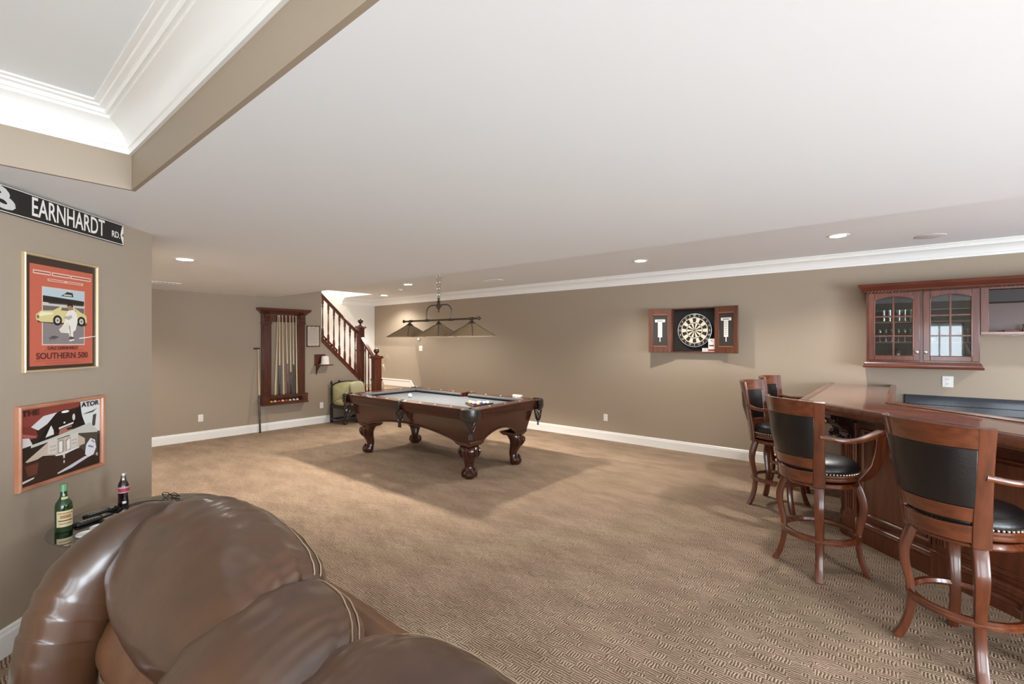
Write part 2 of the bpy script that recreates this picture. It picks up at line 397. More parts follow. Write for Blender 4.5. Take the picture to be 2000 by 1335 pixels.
# rails with stepped mouldings, split at the side pockets
rail_sec = [(0, 0), (.022, 0), (.03, .012), (.03, .03), (.038, .036), (.038, .052), (.046, .058), (.046, .078), (.05, .086), (.05, .118), (.044, .128), (.02, .13), (-.10, .13), (-.11, .10), (-.10, .02), (-.02, 0)]
def rail(p, q):
    b = B(); b.sweep([p, q], [(-o+.02-.07, ZT-.13+z) for o, z in rail_sec]); return b
RX, RY = HX-.02, HY-.02
segs = [((-RX+.09, -RY), (-.06, -RY)), ((.06, -RY), (RX-.09, -RY)), ((RX, -RY+.09), (RX, RY-.09)), ((RX-.09, RY), (.06, RY)), ((-.06, RY), (-RX+.09, RY)), ((-RX, RY-.09), (-RX, -RY+.09))]
for p, q in segs:
    r = B(); d = (Vector(q)-Vector(p)).normalized(); nl = Vector((-d.y, d.x))     # left = inside
    # outer face flush with HX/HY
    r.sweep([p, q], [(-(o-.05)-.02, ZT-.13+z) for o, z in rail_sec])
    ro = r.build('rail', DARKWOOD, t, smooth=25)
    # diamond sights
    ln = (Vector(q)-Vector(p)).length
    for i in range(3):
        m = B(); c0 = Vector(p)+d*ln*(i+1)/4+nl*.055
        m.prism([(c0.x+.011*cos(a), c0.y+.011*sin(a)) for a in (0, pi/3, 2*pi/3, pi, 4*pi/3, 5*pi/3)], ZT-.001, ZT+.0012)
        m.build('sight', pbr('pearl_inlay', '#e9dfcc', rough=.3), ro, smooth=0)
    # rubber cushion nose covered in cloth
    cu = B(); p2 = Vector(p)+nl*.12+d*.02; q2 = Vector(q)+nl*.12-d*.02
    cu.sweep([p2, q2], [(-.01, ZT-.075), (.045, ZT-.03), (.045, ZT-.012), (.0, ZT-.004), (-.01, ZT-.004)])
    cu.build('cushion', FELT, ro, smooth=20)
B().box(-HX+.10, HX-.10, -HY+.10, HY-.10, .79, .80).build('cloth', FELT, t, smooth=0)
# leather pockets
PLEA = pbr('pocket_leather', '#2b211b', rough=.35, coat=.3)
def pocket(cx, cy, ang, corner):
    M = Matrix.Translation((cx, cy, 0)) @ Matrix.Rotation(radians(ang), 4, 'Z')
    b = B(); w = .085 if corner else .06
    # collar: an open leather ring around the hole, thick outside
    ring = [(w*cos(radians(a))*(.95 if corner else .9)+0, w*sin(radians(a))) for a in range(-100, 101, 20)]
    b.tube([M @ Vector((x, y, ZT-.004)) for x, y in ring], .02, 8, flat=(.7, 1))
    o = b.build('pocket', PLEA, t)
    # shield hanging over the outside of the rail
    s = B(); hw = .10 if corner else .052
    if corner:
        prof = [(-90, .10), (-60, .112), (-30, .118), (0, .12), (30, .118), (60, .112), (90, .10)]
        R = []
        for z, k in ((ZT, 1.0), (ZT-.06, 1.04), (ZT-.10, 1.02), (ZT-.135, .85), (ZT-.15, .5)):
            R.append([M @ Vector((k*.092*cos(radians(a))+.015, k*.115*sin(radians(a)), z)) for a in range(-80, 81, 16)]+[M @ Vector((k*.065*cos(radians(a))+.015, k*.085*sin(radians(a)), z)) for a in range(80, -81, -16)])
        s.rings(R)
    else:
        pts = [(-hw, ZT+.004), (hw, ZT+.004), (hw, ZT-.09), (hw*.8, ZT-.115), (.022, ZT-.15), (-.022, ZT-.15), (-hw*.8, ZT-.115), (-hw, ZT-.09)]
        s.prism(pts, .068, .092, 'x', M)
    s.build('shield', PLEA, o, bevel=.004)
    # drop net: crossed leather straps round a pouch, a gathered end and two fringe tags
    nb = B(); top, bot = ZT-.13, ZT-.285
    for dirn in (1, -1):
        for k in range(6):
            pts = []
            for i in range(9):
                f = i/8; rr = .062*(1-f)**.5*.75+.018; a = 2*pi*k/6+dirn*f*1.6
                pts.append(M @ Vector((.035+rr*cos(a)*.8, rr*sin(a), top+(bot-top)*f)))
            nb.tube(pts, .0055, 5)
    nb.tube([M @ Vector((.035, 0, bot+.02)), M @ Vector((.035, 0, bot-.012))], .02, 8)
    for dy in (-.014, .014): nb.box(.025, .045, dy-.009, dy+.009, bot-.06, bot-.005, M)
    nb.build('net', PLEA, o)
off = .04
for cx, cy, a, co in ((HX-off-.03, HY-off-.03, 45, 1), (-HX+off+.03, HY-off-.03, 135, 1), (-HX+off+.03, -HY+off+.03, 225, 1), (HX-off-.03, -HY+off+.03, -45, 1), (0, HY-.06, 90, 0), (0, -HY+.06, -90, 0)):
    pocket(cx, cy, a, co)
# carved cabriole legs with ball-and-claw feet
def pool_leg(sx, sy):
    M = Matrix.Translation((sx*(HX-.29), sy*(HY-.275), 0)) @ Matrix.Rotation(atan2(sy, sx), 4, 'Z')
    b = B()
    # square stepped block under the cabinet (turned to the table's own axes)
    M2 = Matrix.Translation((sx*(HX-.29), sy*(HY-.275), 0))
    for hw, z0, z1 in ((.125, .418, .436), (.115, .402, .418), (.10, .388, .402)): b.box(-hw, hw, -hw, hw, z0, z1, M2)
    prof = [(.39, .005, .10, .115), (.36, .03, .105, .118), (.32, .045, .098, .11), (.27, .04, .085, .092), (.22, .022, .07, .075), (.17, .004, .057, .06), (.13, -.002, .052, .055), (.10, .01, .058, .062), (.075, .025, .072, .076), (.045, .035, .08, .082), (.02, .03, .07, .07), (0, .028, .06, .06)]
    R = []
    for z, dx, rx, ry in prof:
        ring = []
        for k in range(20):
            a = 2*pi*k/20; ca, sa = cos(a), sin(a)
            q = 1/(abs(ca)**3+abs(sa)**3)**(1/3)
            ring.append(M @ Vector((dx+rx*ca*(.55+.45*q)*(1.05 if ca > 0 else .95), ry*sa*(.55+.45*q), z)))
        R.append(ring)
    b.rings(R); lo = b.build('leg', DARKWOOD, t, smooth=60)
    # acanthus leaves on the knee and claws on the foot
    cv = B()
    for k, a in enumerate((-70, -35, 0, 35, 70)):
        ar = radians(a); P = []
        for z, r in ((.375, .116), (.345, .134), (.31, .135), (.275, .118+.0), (.25, .10)):
            f = 1 if abs(a) < 40 else .86
            P.append(M @ Vector((.03+r*f*cos(ar)*.9, r*sin(ar)*.95, z)))
        cv.tube(smooth_path(P, 3), lerp_list([.008, .017, .016, .011, .004], 3), 6)
    for s in (-1, 1):
        P = [M @ Vector((.085+.02*cos(q), s*.075+s*.02*sin(q), .355+.02*sin(q)*.6)) for q in [i*.7 for i in range(8)]]
        cv.tube(P, .008, 5)
    cv.build('carving', DARKWOOD, lo); cv = B()
    for a in (-75, -25, 25, 75):
        ar = radians(a)
        P = [M @ Vector((.02+r*cos(ar), r*sin(ar), z)) for r, z in ((.06, .115), (.075, .10), (.088, .07), (.088, .04), (.078, .012))]
        cv.tube(smooth_path(P, 3), lerp_list([.010, .015, .013, .012, .006], 3), 7)
    cv.build('claw', DARKWOOD, lo)
for sx in (-1, 1):
    for sy in (-1, 1): pool_leg(sx, sy)

# balls on the cloth
BR = .0286; ZB = .801+BR
BALLCOL = ['#e8b93a', '#2f4fa8', '#c8412f', '#5b3a86', '#e07b3a', '#2f7a4c', '#7a2b26', '#15130f', '#e8b93a', '#2f4fa8', '#c8412f', '#5b3a86', '#e07b3a', '#2f7a4c', '#7a2b26']
CUEW = pbr('ivory_ball', '#f3efe2', rough=.12, coat=.5)
def ball(c, loc, stripe, label, group=None, r=BR):
    b = B(); m = pbr('ball_'+c.strip('#'), c, rough=.1, coat=.5) if c else CUEW
    if stripe:
        n = 12
        prof = [(r*sin(pi*i/n), -r*cos(pi*i/n)) for i in range(n+1)]
        M = Matrix.Rotation(random.uniform(0, 3), 4, 'Z') @ Matrix.Rotation(random.uniform(.3, 1.3), 4, 'X')
        b.use(m); b.lathe(prof, 16, M)
        b.use(CUEW)
        for f in b.bm.faces:
            z = (M.inverted() @ f.calc_center_median()).z
            if abs(z) > r*.5: f.material_index = 1
    else: b.use(m); b.sphere((0, 0, 0), r, 16)
    o = b.build('cue_ball' if not c else 'billiard_ball', None, None, smooth=180, loc=loc)
    return tag(o, label, 'ball', group)
ball(None, (-5.60, 4.40, ZB), False, 'white cue ball alone on the far part of the grey cloth')
order = [0, 8, 1, 10, 7, 4, 11, 2, 13, 5, 6, 12, 3, 9, 14]
i = 0
names = {0: 'yellow', 1: 'blue', 2: 'red', 3: 'purple', 4: 'orange', 5: 'green', 6: 'maroon', 7: 'black', 8: 'yellow', 9: 'blue', 10: 'red', 11: 'purple', 12: 'orange', 13: 'green', 14: 'maroon'}
rowname = ['at the tip', 'in the second row', 'in the middle row', 'in the fourth row', 'in the last row']
for row in range(5):
    for j in range(row+1):
        n = order[i]; i += 1
        x = -4.34+row*BR*1.74; y = 4.385+(j-row/2)*BR*2.02
        ball(BALLCOL[n], (x, y, ZB), n > 7, '%s %s ball %s of the racked triangle' % (names[n], 'striped' if n > 7 else 'solid', rowname[row]), 'balls racked on the pool table')
# the wooden triangle round them
R3 = BR*1.74*4; rk = B()
tri = [(-.075, 0), (R3+.04, -.175), (R3+.04, .175)]
rk.sweep(tri, [(-.006, -.022), (.006, -.022), (.006, .006), (-.006, .006)], closed=True)
tag(rk.build('ball_rack', BLACKWOOD, None, loc=(-4.34, 4.385, .823), bevel=.002), 'dark triangular rack around the balls on the pool table', 'ball rack')
ch = B(); ch.box(-.075, .075, -.022, .022, 0, .028)
tag(ch.build('table_brush', pbr('pale_wood', '#e0d3bd', rough=.5), None, bevel=.005, loc=(-4.10, 5.075, .8605)), 'pale brush lying on the far rail near the corner pocket', 'brush')

# ------------------------------------------------------------------ billiard light
t = thing('billiard_light', 'three-shade pewter billiard light hanging over the pool table', 'hanging light', (-5.0, 4.43, 1.69))
SHADE = pbr('mica_shade', '#9c8568', rough=.45, metal=.1); SHADEIN = pbr('shade_inside', '#f4e8d0', rough=.5)
b = B(); zb = .238
b.tube([(-.74, 0, zb), (.74, 0, zb)], .013, 10)
for x in (-.62, -.25, .25, .645): b.tube([(x-.03, 0, zb), (x+.03, 0, zb)], .02, 10)
for s in (-1, 1): b.lathe([(0, -.04), (.012, -.03), (.02, 0), (.026, .012), (.012, .03), (.004, .05), (0, .055)], 12, Matrix.Translation((s*.77, 0, zb)) @ Matrix.Rotation(s*pi/2, 4, 'Y'))
b.build('crossbar', STEEL, t)
b = B()
for s in (-1, 1):
    b.tube(smooth_path([(s*.26, 0, zb), (s*.26, 0, zb+.10), (s*.245, 0, zb+.16), (s*.18, 0, zb+.205), (s*.06, 0, zb+.21)], 5), .010, 8)
b.lathe([(0, -.10), (.012, -.08), (.006, -.06), (.03, -.03), (.045, 0), (.03, .02), (.015, .04), (.03, .055), (.012, .08), (.02, .10), (0, .12)], 14, c=(0, 0, zb+.2))
b.build('yoke', STEEL, t)
b = B()
for s in (-1, 1):
    for k in range(15):
        z = zb+.31+k*.0425; x = s*(.012+.0035*k)
        pts = [(x+(.011*cos(a) if k % 2 else 0), (0 if k % 2 else .011*cos(a)), z+.026*sin(a)) for a in [q*pi/4 for q in range(8)]]
        b.tube(pts, .0032, 5, closed=True)
b.tube([(0, 0, zb+.3), (0, 0, .985)], .004, 6)
b.build('chain', NICKEL, t)
B().lathe([(0, 0), (.065, 0), (.065, .008), (.05, .02), (.02, .035), (0, .035)][::-1], 20, Matrix.Translation((0, 0, .99)) @ Matrix.Rotation(pi, 4, 'X')).build('ceiling_plate', STEEL, t)
BULB = glow('warm_bulb', (1, .78, .5), 14)
for x in (-.645, 0, .645):
    s = B(); nseg = 28
    s.use(SHADE); s.lathe([(.34, 0), (.335, .012), (.055, .172), (.05, .175), (.05, .168), (.325, .006), (.33, 0)], nseg, c=(x, 0, 0), loop=True)
    so = s.build('shade', None, t, smooth=30)
    i2 = B(); i2.lathe([(.328, .001), (.324, .004), (.05, .164), (.049, .160), (.318, .001)], nseg, c=(x, 0, 0), loop=True); i2.build('shade_lining', SHADEIN, so, smooth=30)
    f = B(); f.lathe([(.0, .15), (.028, .15), (.05, .17), (.058, .178), (.04, .19), (.025, .205), (.016, .215), (.012, .24), (0, .24)], 16, c=(x, 0, 0)); f.build('fitter', STEEL, so)
    rb = B()
    for k in range(6):
        a = 2*pi*k/6+.3; rb.tube([(x+.337*cos(a), .337*sin(a), .012), (x+.056*cos(a), .056*sin(a), .174)], .003, 5)
    rb.build('rib', STEEL, so)
    B().sphere((x, 0, .085), .032, 12).build('bulb', BULB, so, smooth=180)
    ld = bpy.data.lights.new('bulb_light', 'SPOT'); ld.energy = POOL_WATT*8; ld.color = (1, .90, .78); ld.spot_size = radians(130); ld.spot_blend = .35; ld.shadow_soft_size = .04
    lo = bpy.data.objects.new('bulb_light', ld); COL.objects.link(lo); lo.parent = t; lo.location = (x, 0, .04)
# ------------------------------------------------------------------ staircase (a built-in part of the house, but made of nameable pieces)
SW = STAIRWOOD
ST = thing('staircase', 'carpeted staircase rising to the left behind the cue wall from a corner landing', 'staircase', (-9.0, 5.73, 0))
def S(b): return b
def toS(p): return Vector(p)-Vector((-9.0, 5.73, 0))
SCARPET = CARPET
def sbox(b, x0, x1, y0, y1, z0, z1): b.box(x0+9.0, x1+9.0, y0-5.73, y1-5.73, z0, z1)
b = B(); sbox(b, -10.33, -8.93, 5.72, YD, 0, .56); b.build('landing', SCARPET, ST, bevel=.01)
for k in range(2):
    b = B(); sbox(b, -8.93, -8.66+.27*(1-k), 5.80, YD, 0, .187*(k+1)); b.build('step', SCARPET, ST, bevel=.012)
for k in range(9):
    y1 = 5.72-.225*k; b = B(); sbox(b, -10.33, -9.06, y1-.245, y1, .56+.2*k, .56+.2*(k+1)); b.build('step', SCARPET, ST, bevel=.012)
# stringer and shoe rail on the cut of the wall
def slope(b, y0, z0, y1, z1, x0, x1, h0, h1):
    b.prism([(y0-5.73, z0+h0), (y1-5.73, z1+h0), (y1-5.73, z1+h1), (y0-5.73, z0+h1)], x0+9.0, x1+9.0, 'x')
b = B(); slope(b, 4.815, 1.66, 5.72, .79, -9.06, -8.905, -.035, .045); slope(b, 4.815, 1.66, 5.72, .79, -9.05, -8.895, .03, .06); b.build('stringer', SW, ST, bevel=.006)
zr = lambda y: 2.60-(y-4.82)*(2.60-1.83)/(5.66-4.82)
zs = lambda y: 1.70-(y-4.82)*.97
b = B(); slope(b, 4.80, zr(4.80), 5.67, zr(5.67), -9.03, -8.95, -.05, .0); slope(b, 4.80, zr(4.80), 5.67, zr(5.67), -9.02, -8.96, -.02, .025); b.build('handrail', SW, ST, bevel=.012)
for i in range(7):
    y = 4.875+i*.122; z0, z1 = zs(y)-.01, zr(y)-.03; L = z1-z0; b = B()
    b.lathe([(.0, 0), (.014, 0), (.018, L*.24), (.022, L*.27), (.012, L*.30), (.017, L*.42), (.010, L*.68), (.013, L*.76), (.02, L*.80), (.013, L*.83), (.013, L), (0, L)], 10, c=(.01, y-5.73, z0))
    b.box(.01-.017, .01+.017, y-5.73-.017, y-5.73+.017, z0-.02, z0+L*.24); b.box(.01-.016, .01+.016, y-5.73-.016, y-5.73+.016, z0+L*.84, z1+.03)
    b.build('baluster', SW, ST)
b = B(); slope(b, 4.82, zs(4.82), 5.24, zs(5.24), -9.08, -9.05, .13, .165)
for i in range(4):
    y = 4.86+i*.12; b.box(-9.075+9, -9.05+9, y-5.73-.014, y-5.73+.014, zs(y)-.02, zs(y)+.14)
b.build('lower_rail', SW, ST)
def newel(x, y, z0, z1, w):
    b = B(); cx, cy = x+9.0, y-5.73
    def sq(h, a, c): b.box(cx-h, cx+h, cy-h, cy+h, a, c)
    H = z1-z0
    sq(w, z0, z1-.06); sq(w+.012, z0, z0+.10)
    zm = z0+H*.62
    sq(w+.016, zm, zm+.02); sq(w+.008, zm-.02, zm)
    sq(w+.012, z1-.075, z1-.06); sq(w+.03, z1-.06, z1-.035); sq(w+.018, z1-.035, z1-.015); sq(w*.6, z1-.015, z1)
    n = b.build('newel_post', SW, ST, bevel=.004)
    p = B()
    for za, zb in ((z0+.16, zm-.06), (zm+.06, z1-.12)):
        if zb-za < .06: continue
        for dx, dy in ((1, 0), (0, -1), (-1, 0), (0, 1)):
            M = Matrix.Translation((cx, cy, 0)) @ Matrix.Rotation(atan2(dy, dx), 4, 'Z')
            hw = w*.55
            for y0, y1, a, c in ((-hw, hw, za, za+.012), (-hw, hw, zb-.012, zb), (-hw, -hw+.012, za+.012, zb-.012), (hw-.012, hw, za+.012, zb-.012)): p.box(w-.001, w+.007, y0, y1, a, c, M)
    p.build('panel_moulding', SW, n)
    f = B(); f.lathe([(0, 0), (.03, 0), (.034, .012), (.018, .02), (.016, .03), (.05, .06), (.06, .09), (.05, .122), (.02, .14), (0, .145)], 18, c=(cx, cy, z1))
    f.build('finial', pbr('dark_finial', '#3a2318', rough=.2, coat=.6), n, smooth=60)
newel(-8.99, 5.735, .56, 1.98, .062)
newel(-8.40, 5.735, 0, 1.345, .075)
b = B()
def xs(b, x0, z0, x1, z1, y0, y1, h0, h1): b.prism([(x0+9, z0+h0), (x1+9, z1+h0), (x1+9, z1+h1), (x0+9, z0+h1)], y0-5.73, y1-5.73, 'y')
xs(b, -8.93, 1.72, -8.47, 1.28, 5.705, 5.765, -.05, .0); xs(b, -8.93, 1.72, -8.47, 1.28, 5.695, 5.775, -.025, .012); b.build('handrail', SW, ST, bevel=.008)
for x in (-8.80, -8.68, -8.56):
    z1 = 1.72-(x+8.93)*.956-.03; b = B(); z0 = .40 if x < -8.66 else .2
    b.lathe([(.0, z0), (.016, z0), (.018, z0+.2), (.011, z0+.3), (.015, (z0+z1)/2), (.01, z1-.2), (.016, z1-.12), (.014, z1), (0, z1)], 10, c=(x+9, .005, 0)); b.build('baluster', SW, ST)
b = B(); xs(b, -9.0, .62, -8.46, .20, 5.70, 5.72, -.25, .05); b.build('side_skirt', SW, ST)
# white skirting that follows the landing and the two steps on the dart wall
sk = B(); sk.prism([(-10.31, .56), (-8.905, .56), (-8.37, .0), (-8.33, 0), (-8.33, .16), (-8.86, .725), (-10.31, .725)], YD-.018, YD-.001, 'y')
sk.prism([(-10.31, .695), (-8.87, .695), (-8.345, .13), (-8.33, .16), (-8.86, .725), (-10.31, .725)], YD-.026, YD-.017, 'y')
struct('trim_3', sk, TRIM, bevel=.003)
# dried arrangement on the landing behind the lower newel
t = thing('dried_plant', 'dried cream fronds in a slim vase on the stair landing behind the lower newel', 'plant', (-9.0, 6.27, .561))
b = B(); b.lathe([(0, 0), (.05, 0), (.065, .05), (.06, .12), (.03, .2), (.035, .23), (.028, .23), (.02, .2), (.02, .1), (0, .1)], 18); b.build('vase', pbr('pale_vase', '#d8cdb8', rough=.4), t)
b = B(); FROND = pbr('dried_frond', '#d9c7a3', rough=.8)
for k in range(11):
    a = k*2.4; r = .05+.012*(k % 5); h = .55+.05*((k*3) % 5)
    P = smooth_path([(0, 0, .2), (.3*r*cos(a), .3*r*sin(a), h*.7), (r*cos(a), r*sin(a), h), (1.9*r*cos(a), 1.9*r*sin(a), h-.03), (2.4*r*cos(a), 2.4*r*sin(a), h-.12)], 4)
    n = len(P); b.tube(P, [.003+.012*max(0, sin(pi*(i/n-.45)/.6)) if i/n > .45 else .003 for i in range(n)], 6, flat=(.5, 1.3))
o = b.build('fronds', FROND, t, smooth=60); o['kind'] = 'stuff'

# ------------------------------------------------------------------ settee under the stairs (faces +x, back to the cue wall)
t = thing('carved_settee', 'small dark carved settee with pale green upholstery below the stairs', 'settee', (XL+.325, 5.32, 0), 90)
# local: x along the wall (to +y world), -y into the room
GREEN = pbr('pale_green_velvet', '#b8b48a', color2='#a7a276', rough=.8, vscale=20)
W2, D0, D1 = .33, .27, -.23
def twist(b, x, y, z0, z1, r=.02):
    n = max(8, int((z1-z0)/.012)); R = []
    for i in range(n+1):
        z = z0+(z1-z0)*i/n; a0 = i*.55
        R.append([Vector((x+(r*.72+r*.28*cos(2*(2*pi*k/12)))*cos(2*pi*k/12+a0), y+(r*.72+r*.28*cos(2*(2*pi*k/12)))*sin(2*pi*k/12+a0), z)) for k in range(12)])
    b.rings(R)
for x in (-W2, W2):
    b = B(); b.box(x-.022, x+.022, D0-.045, D0, 0, .36); twist(b, x, D0-.022, .36, .78); b.lathe([(0, 0), (.02, 0), (.026, .015), (.012, .03), (.018, .045), (0, .06)], 12, c=(x, D0-.022, .78)); b.build('rear_post', BLACKWOOD, t)
    b = B(); b.lathe([(0, 0), (.03, 0), (.034, .03), (.018, .05), (.024, .1), (.016, .18), (.026, .24), (.026, .34), (0, .34)], 14, c=(x*.91, D1+.03, 0)); b.build('leg', BLACKWOOD, t)
for x in (-.0,):
    b = B(); b.lathe([(0, 0), (.03, 0), (.034, .03), (.018, .05), (.024, .1), (.016, .18), (.026, .24), (.026, .34), (0, .34)], 14, c=(x*.91, D1+.03, 0)); b.build('leg', BLACKWOOD, t)
b = B(); b.box(-W2-.02, W2+.02, D1, D0-.05, .30, .36)
b.box(-W2, W2, D1+.01, D1+.05, .06, .085); b.box(-W2, W2, D0-.05, D0-.015, .06, .085)
for x in (-W2, W2): b.box(x-.018, x+.018, D1+.02, D0-.02, .06, .085)
for s in (-1, 1):
    b.tube(smooth_path([(s*.31, D1+.03, .16), (s*.28, D1+.03, .24), (s*.2, D1+.03, .14), (s*.1, D1+.03, .25), (s*.02, D1+.03, .16)], 5), .012, 6)
b.build('seat_frame', BLACKWOOD, t, bevel=.004)
b = B(); pts = ell(0, .735, W2-.02, .075, 16, 0, 180); P = [(x, D0-.03, z) for x, z in pts]; b.tube(P, .016, 8)
b.lathe([(0, 0), (.02, 0), (.03, .015), (.015, .035), (0, .05)], 10, c=(-.16, D0-.03, .80)); b.build('crest_rail', BLACKWOOD, t)
b = B(); R = []
for i in range(17):
    u = -1+i/8; x = u*(W2-.03); zt = .73+.07*sqrt(max(0, 1-u*u)); q = .05*(1-u**6)
    R.append([Vector((x, D0-.015, .40)), Vector((x, D0-.015, zt)), Vector((x, D0-.045, zt)), Vector((x, D0-.05-q, zt-.05)), Vector((x, D0-.06-q*1.3, .58)), Vector((x, D0-.05-q, .44)), Vector((x, D0-.045, .40))])
b.rings(R); b.build('back_cushion', GREEN, t, smooth=60)
def softbox(b, x0, x1, y0, y1, z0, z1, puff=.03, p=4, n=14, M=None):
    """pillow-like box: rounded in plan, crowned on top"""
    cx, cy, cz = (x0+x1)/2, (y0+y1)/2, (z0+z1)/2; hx, hy, hz = (x1-x0)/2, (y1-y0)/2, (z1-z0)/2; R = []
    for i in range(n+1):
        v = -pi/2+pi*i/n; cv, sv = cos(v), sin(v); k = abs(cv)**(2/p); h = math.copysign(abs(sv)**(2/p), sv)
        ring = []
        for j in range(32):
            a = 2*pi*j/32; ca, sa = cos(a), sin(a)
            ring.append(Vector((cx+hx*max(k, .002)*math.copysign(abs(ca)**(2/p), ca), cy+hy*max(k, .002)*math.copysign(abs(sa)**(2/p), sa), cz+hz*h+(puff*(1-k) if sv > 0 else 0))))
        R.append([M @ q for q in ring] if M else ring)
    b.rings(R)
b = B(); softbox(b, -W2-.03, W2+.03, D1-.02, D0-.06, .35, .455, .03); b.build('seat_cushion', GREEN, t, smooth=180)
b = B(); M = Matrix.Translation((.165, D0-.17, .645)) @ Matrix.Rotation(radians(-14), 4, 'X')
softbox(b, -.165, .165, -.05, .05, -.165, .165, 0, p=3.2, M=M); cu = b.build('throw_pillow', pbr('sage_pillow', '#bdb793', rough=.85, bump=.2, bscale=90), None, smooth=180)
cu.matrix_world = t.matrix_basis.copy(); cu.location = (XL+.325, 5.32, 0); cu.rotation_euler = (0, 0, pi/2)
tag(cu, 'square pale sage pillow leaning on the right end of the settee', 'pillow')

# ------------------------------------------------------------------ cue rack on the cue wall (local: x right along the wall, -y out)
t = thing('cue_rack', 'tall cherry wood cue rack with carved corbels on the left wall', 'cue rack', (XL, 4.06, 0), 90)
RW = pbr('rack_wood', '#5c2b1a', color2='#46200f', rough=.32, coat=.4, vscale=5, stretch=(6, 6, .8))
for s in (-1, 1):
    b = B(); x = s*.315; b.box(x-.085, x+.085, -.05, 0, .63, 2.0); b.box(x-.06, x+.06, -.056, -.045, .70, 1.93); b.build('side_post', RW, t, bevel=.006)
    b = B(); b.box(x-.088, x+.088, -.06, 0, 1.96, 2.13); b.box(x-.095, x+.095, -.075, 0, 1.955, 1.975)
    pr = [(0, 2.13), (-.12, 2.13), (-.12, 2.09), (-.105, 2.06), (-.085, 2.05), (-.08, 2.02), (-.065, 2.0), (-.05, 1.985), (0, 1.985)]
    b.prism(pr, x-.045, x+.045, 'x')
    for r in (.030, .018): b.tube([(x-.05, -.085+.03*0, 2.085), (x+.05, -.085, 2.085)], r, 12)
    b.build('corbel', RW, t, bevel=.003)
b = B(); b.box(-.23, .23, -.05, 0, 1.99, 2.12); b.build('top_rail', RW, t, bevel=.004)
b = B(); path = [(-.40, 0), (-.40, -.06), (.40, -.06), (.40, 0)]
b.sweep(path, [(0, 2.13), (-.02, 2.14), (-.03, 2.16), (-.06, 2.185), (-.075, 2.20), (-.08, 2.22), (-.085, 2.235), (0, 2.235)]); b.box(-.40, .40, -.06, 0, 2.13, 2.235); b.build('cornice', RW, t, smooth=25)
b = B(); b.box(-.42, .42, -.15, 0, .47, .495); b.box(-.41, .41, -.135, -.12, .49, .525); b.box(-.41, .41, -.135, -.12, .595, .635); b.box(-.42, .42, -.02, 0, .47, .65)
for s in (-1, 1): b.box(s*.355-.055, s*.355+.055, -.14, -.02, .49, .64); b.box(s*.355-.035, s*.355+.035, -.147, -.138, .525, .61)
b.box(-.42, .42, -.145, 0, .632, .645); b.build('ball_tray', RW, t, bevel=.004)
for i, (c, st, nm) in enumerate((('#e8b93a', 0, 'yellow'), ('#e8c98a', 1, 'cream striped'), ('#c8412f', 0, 'red'), ('#e9d9c0', 0, 'ivory'), ('#d05a35', 0, 'orange'), ('#e3c15a', 1, 'yellow striped'), ('#c04438', 1, 'red striped'), ('#efe3cc', 0, 'off-white'))):
    ball(c, (XL+.085, 4.06-.25+i*.068, .495+BR+.001), st, '%s billiard ball in the slot of the cue rack tray' % nm, 'balls in the cue rack tray')
PALE = pbr('maple_cue', '#cdb793', rough=.3, coat=.5); DARK = pbr('ebony_cue', '#1b1512', rough=.25, coat=.5); WRAP = pbr('grey_wrap', '#57504a', rough=.8); REDCUE = pbr('red_cue', '#6e2a22', rough=.25, coat=.5)
cueset = [(-.185, -.13, .0, PALE, 1.05, 'pale maple cue with a dark butt leaning at the left of the rack'), (-.11, -.10, .005, DARK, 1.20, 'cue with a long black butt second from the left in the rack'), (-.03, -.04, -.008, PALE, 1.0, 'plain pale cue near the middle of the rack'),
          (.045, .02, .01, REDCUE, 1.25, 'cue with a dark red butt in the middle of the rack'), (.105, .095, .0, DARK, .9, 'cue with a short black butt right of the middle of the rack'), (.16, .16, -.01, WRAP, 1.2, 'cue with a grey wrapped butt second from the right in the rack'), (.215, .21, .0, PALE, .8, 'pale cue at the right end of the rack')]
def cue_mesh(L, butt, mat_butt):
    b = B(); k = butt/1.45*L*.9
    b.use(mat_butt); b.tube([(0, 0, 0), (0, 0, .03), (0, 0, k*.5), (0, 0, k)], [.0145, .0165, .0155, .0135], 12)
    b.use(PALE); b.tube([(0, 0, k), (0, 0, L*.75), (0, 0, L-.03)], [.0133, .010, .0075], 12)
    b.use(WHITE); b.tube([(0, 0, L-.03), (0, 0, L-.008)], .0075, 10); b.use(pbr('blue_tip', '#43607a', rough=.8)); b.tube([(0, 0, L-.008), (0, 0, L)], .0074, 10)
    return b
for xb, xt, yy, mb, bt, lab in cueset:
    o = cue_mesh(1.47, bt*.5, mb).build('pool_cue', None, None)
    o.location = (XL+.098+yy, 4.06+xb, .648); ang = atan2(xt-xb, 1.3)
    o.rotation_euler = (-ang, -.018, 0); tag(o, lab, 'cue', 'cues standing in the rack')
# bridge stick leaning beside the rack
b = cue_mesh(1.50, .72, DARK); o = b.build('bridge_stick', None, None); o.location = (XL+.16, 3.585, .003); o.rotation_euler = (-.012, -.085, 0)
h = B(); h.prism([(-.055, 0), (.02, 0), (.035, .012), (.02, .028), (.0, .016), (-.02, .03), (-.04, .016), (-.06, .03), (-.075, .012)], -.012, .012, 'y', Matrix.Translation((0, 0, 1.49)) @ Matrix.Rotation(pi/2, 4, 'Z')); h.build('bridge_head', BLACK, o)
tag(o, 'long stick with a black bridge head leaning on the wall left of the rack', 'bridge stick')
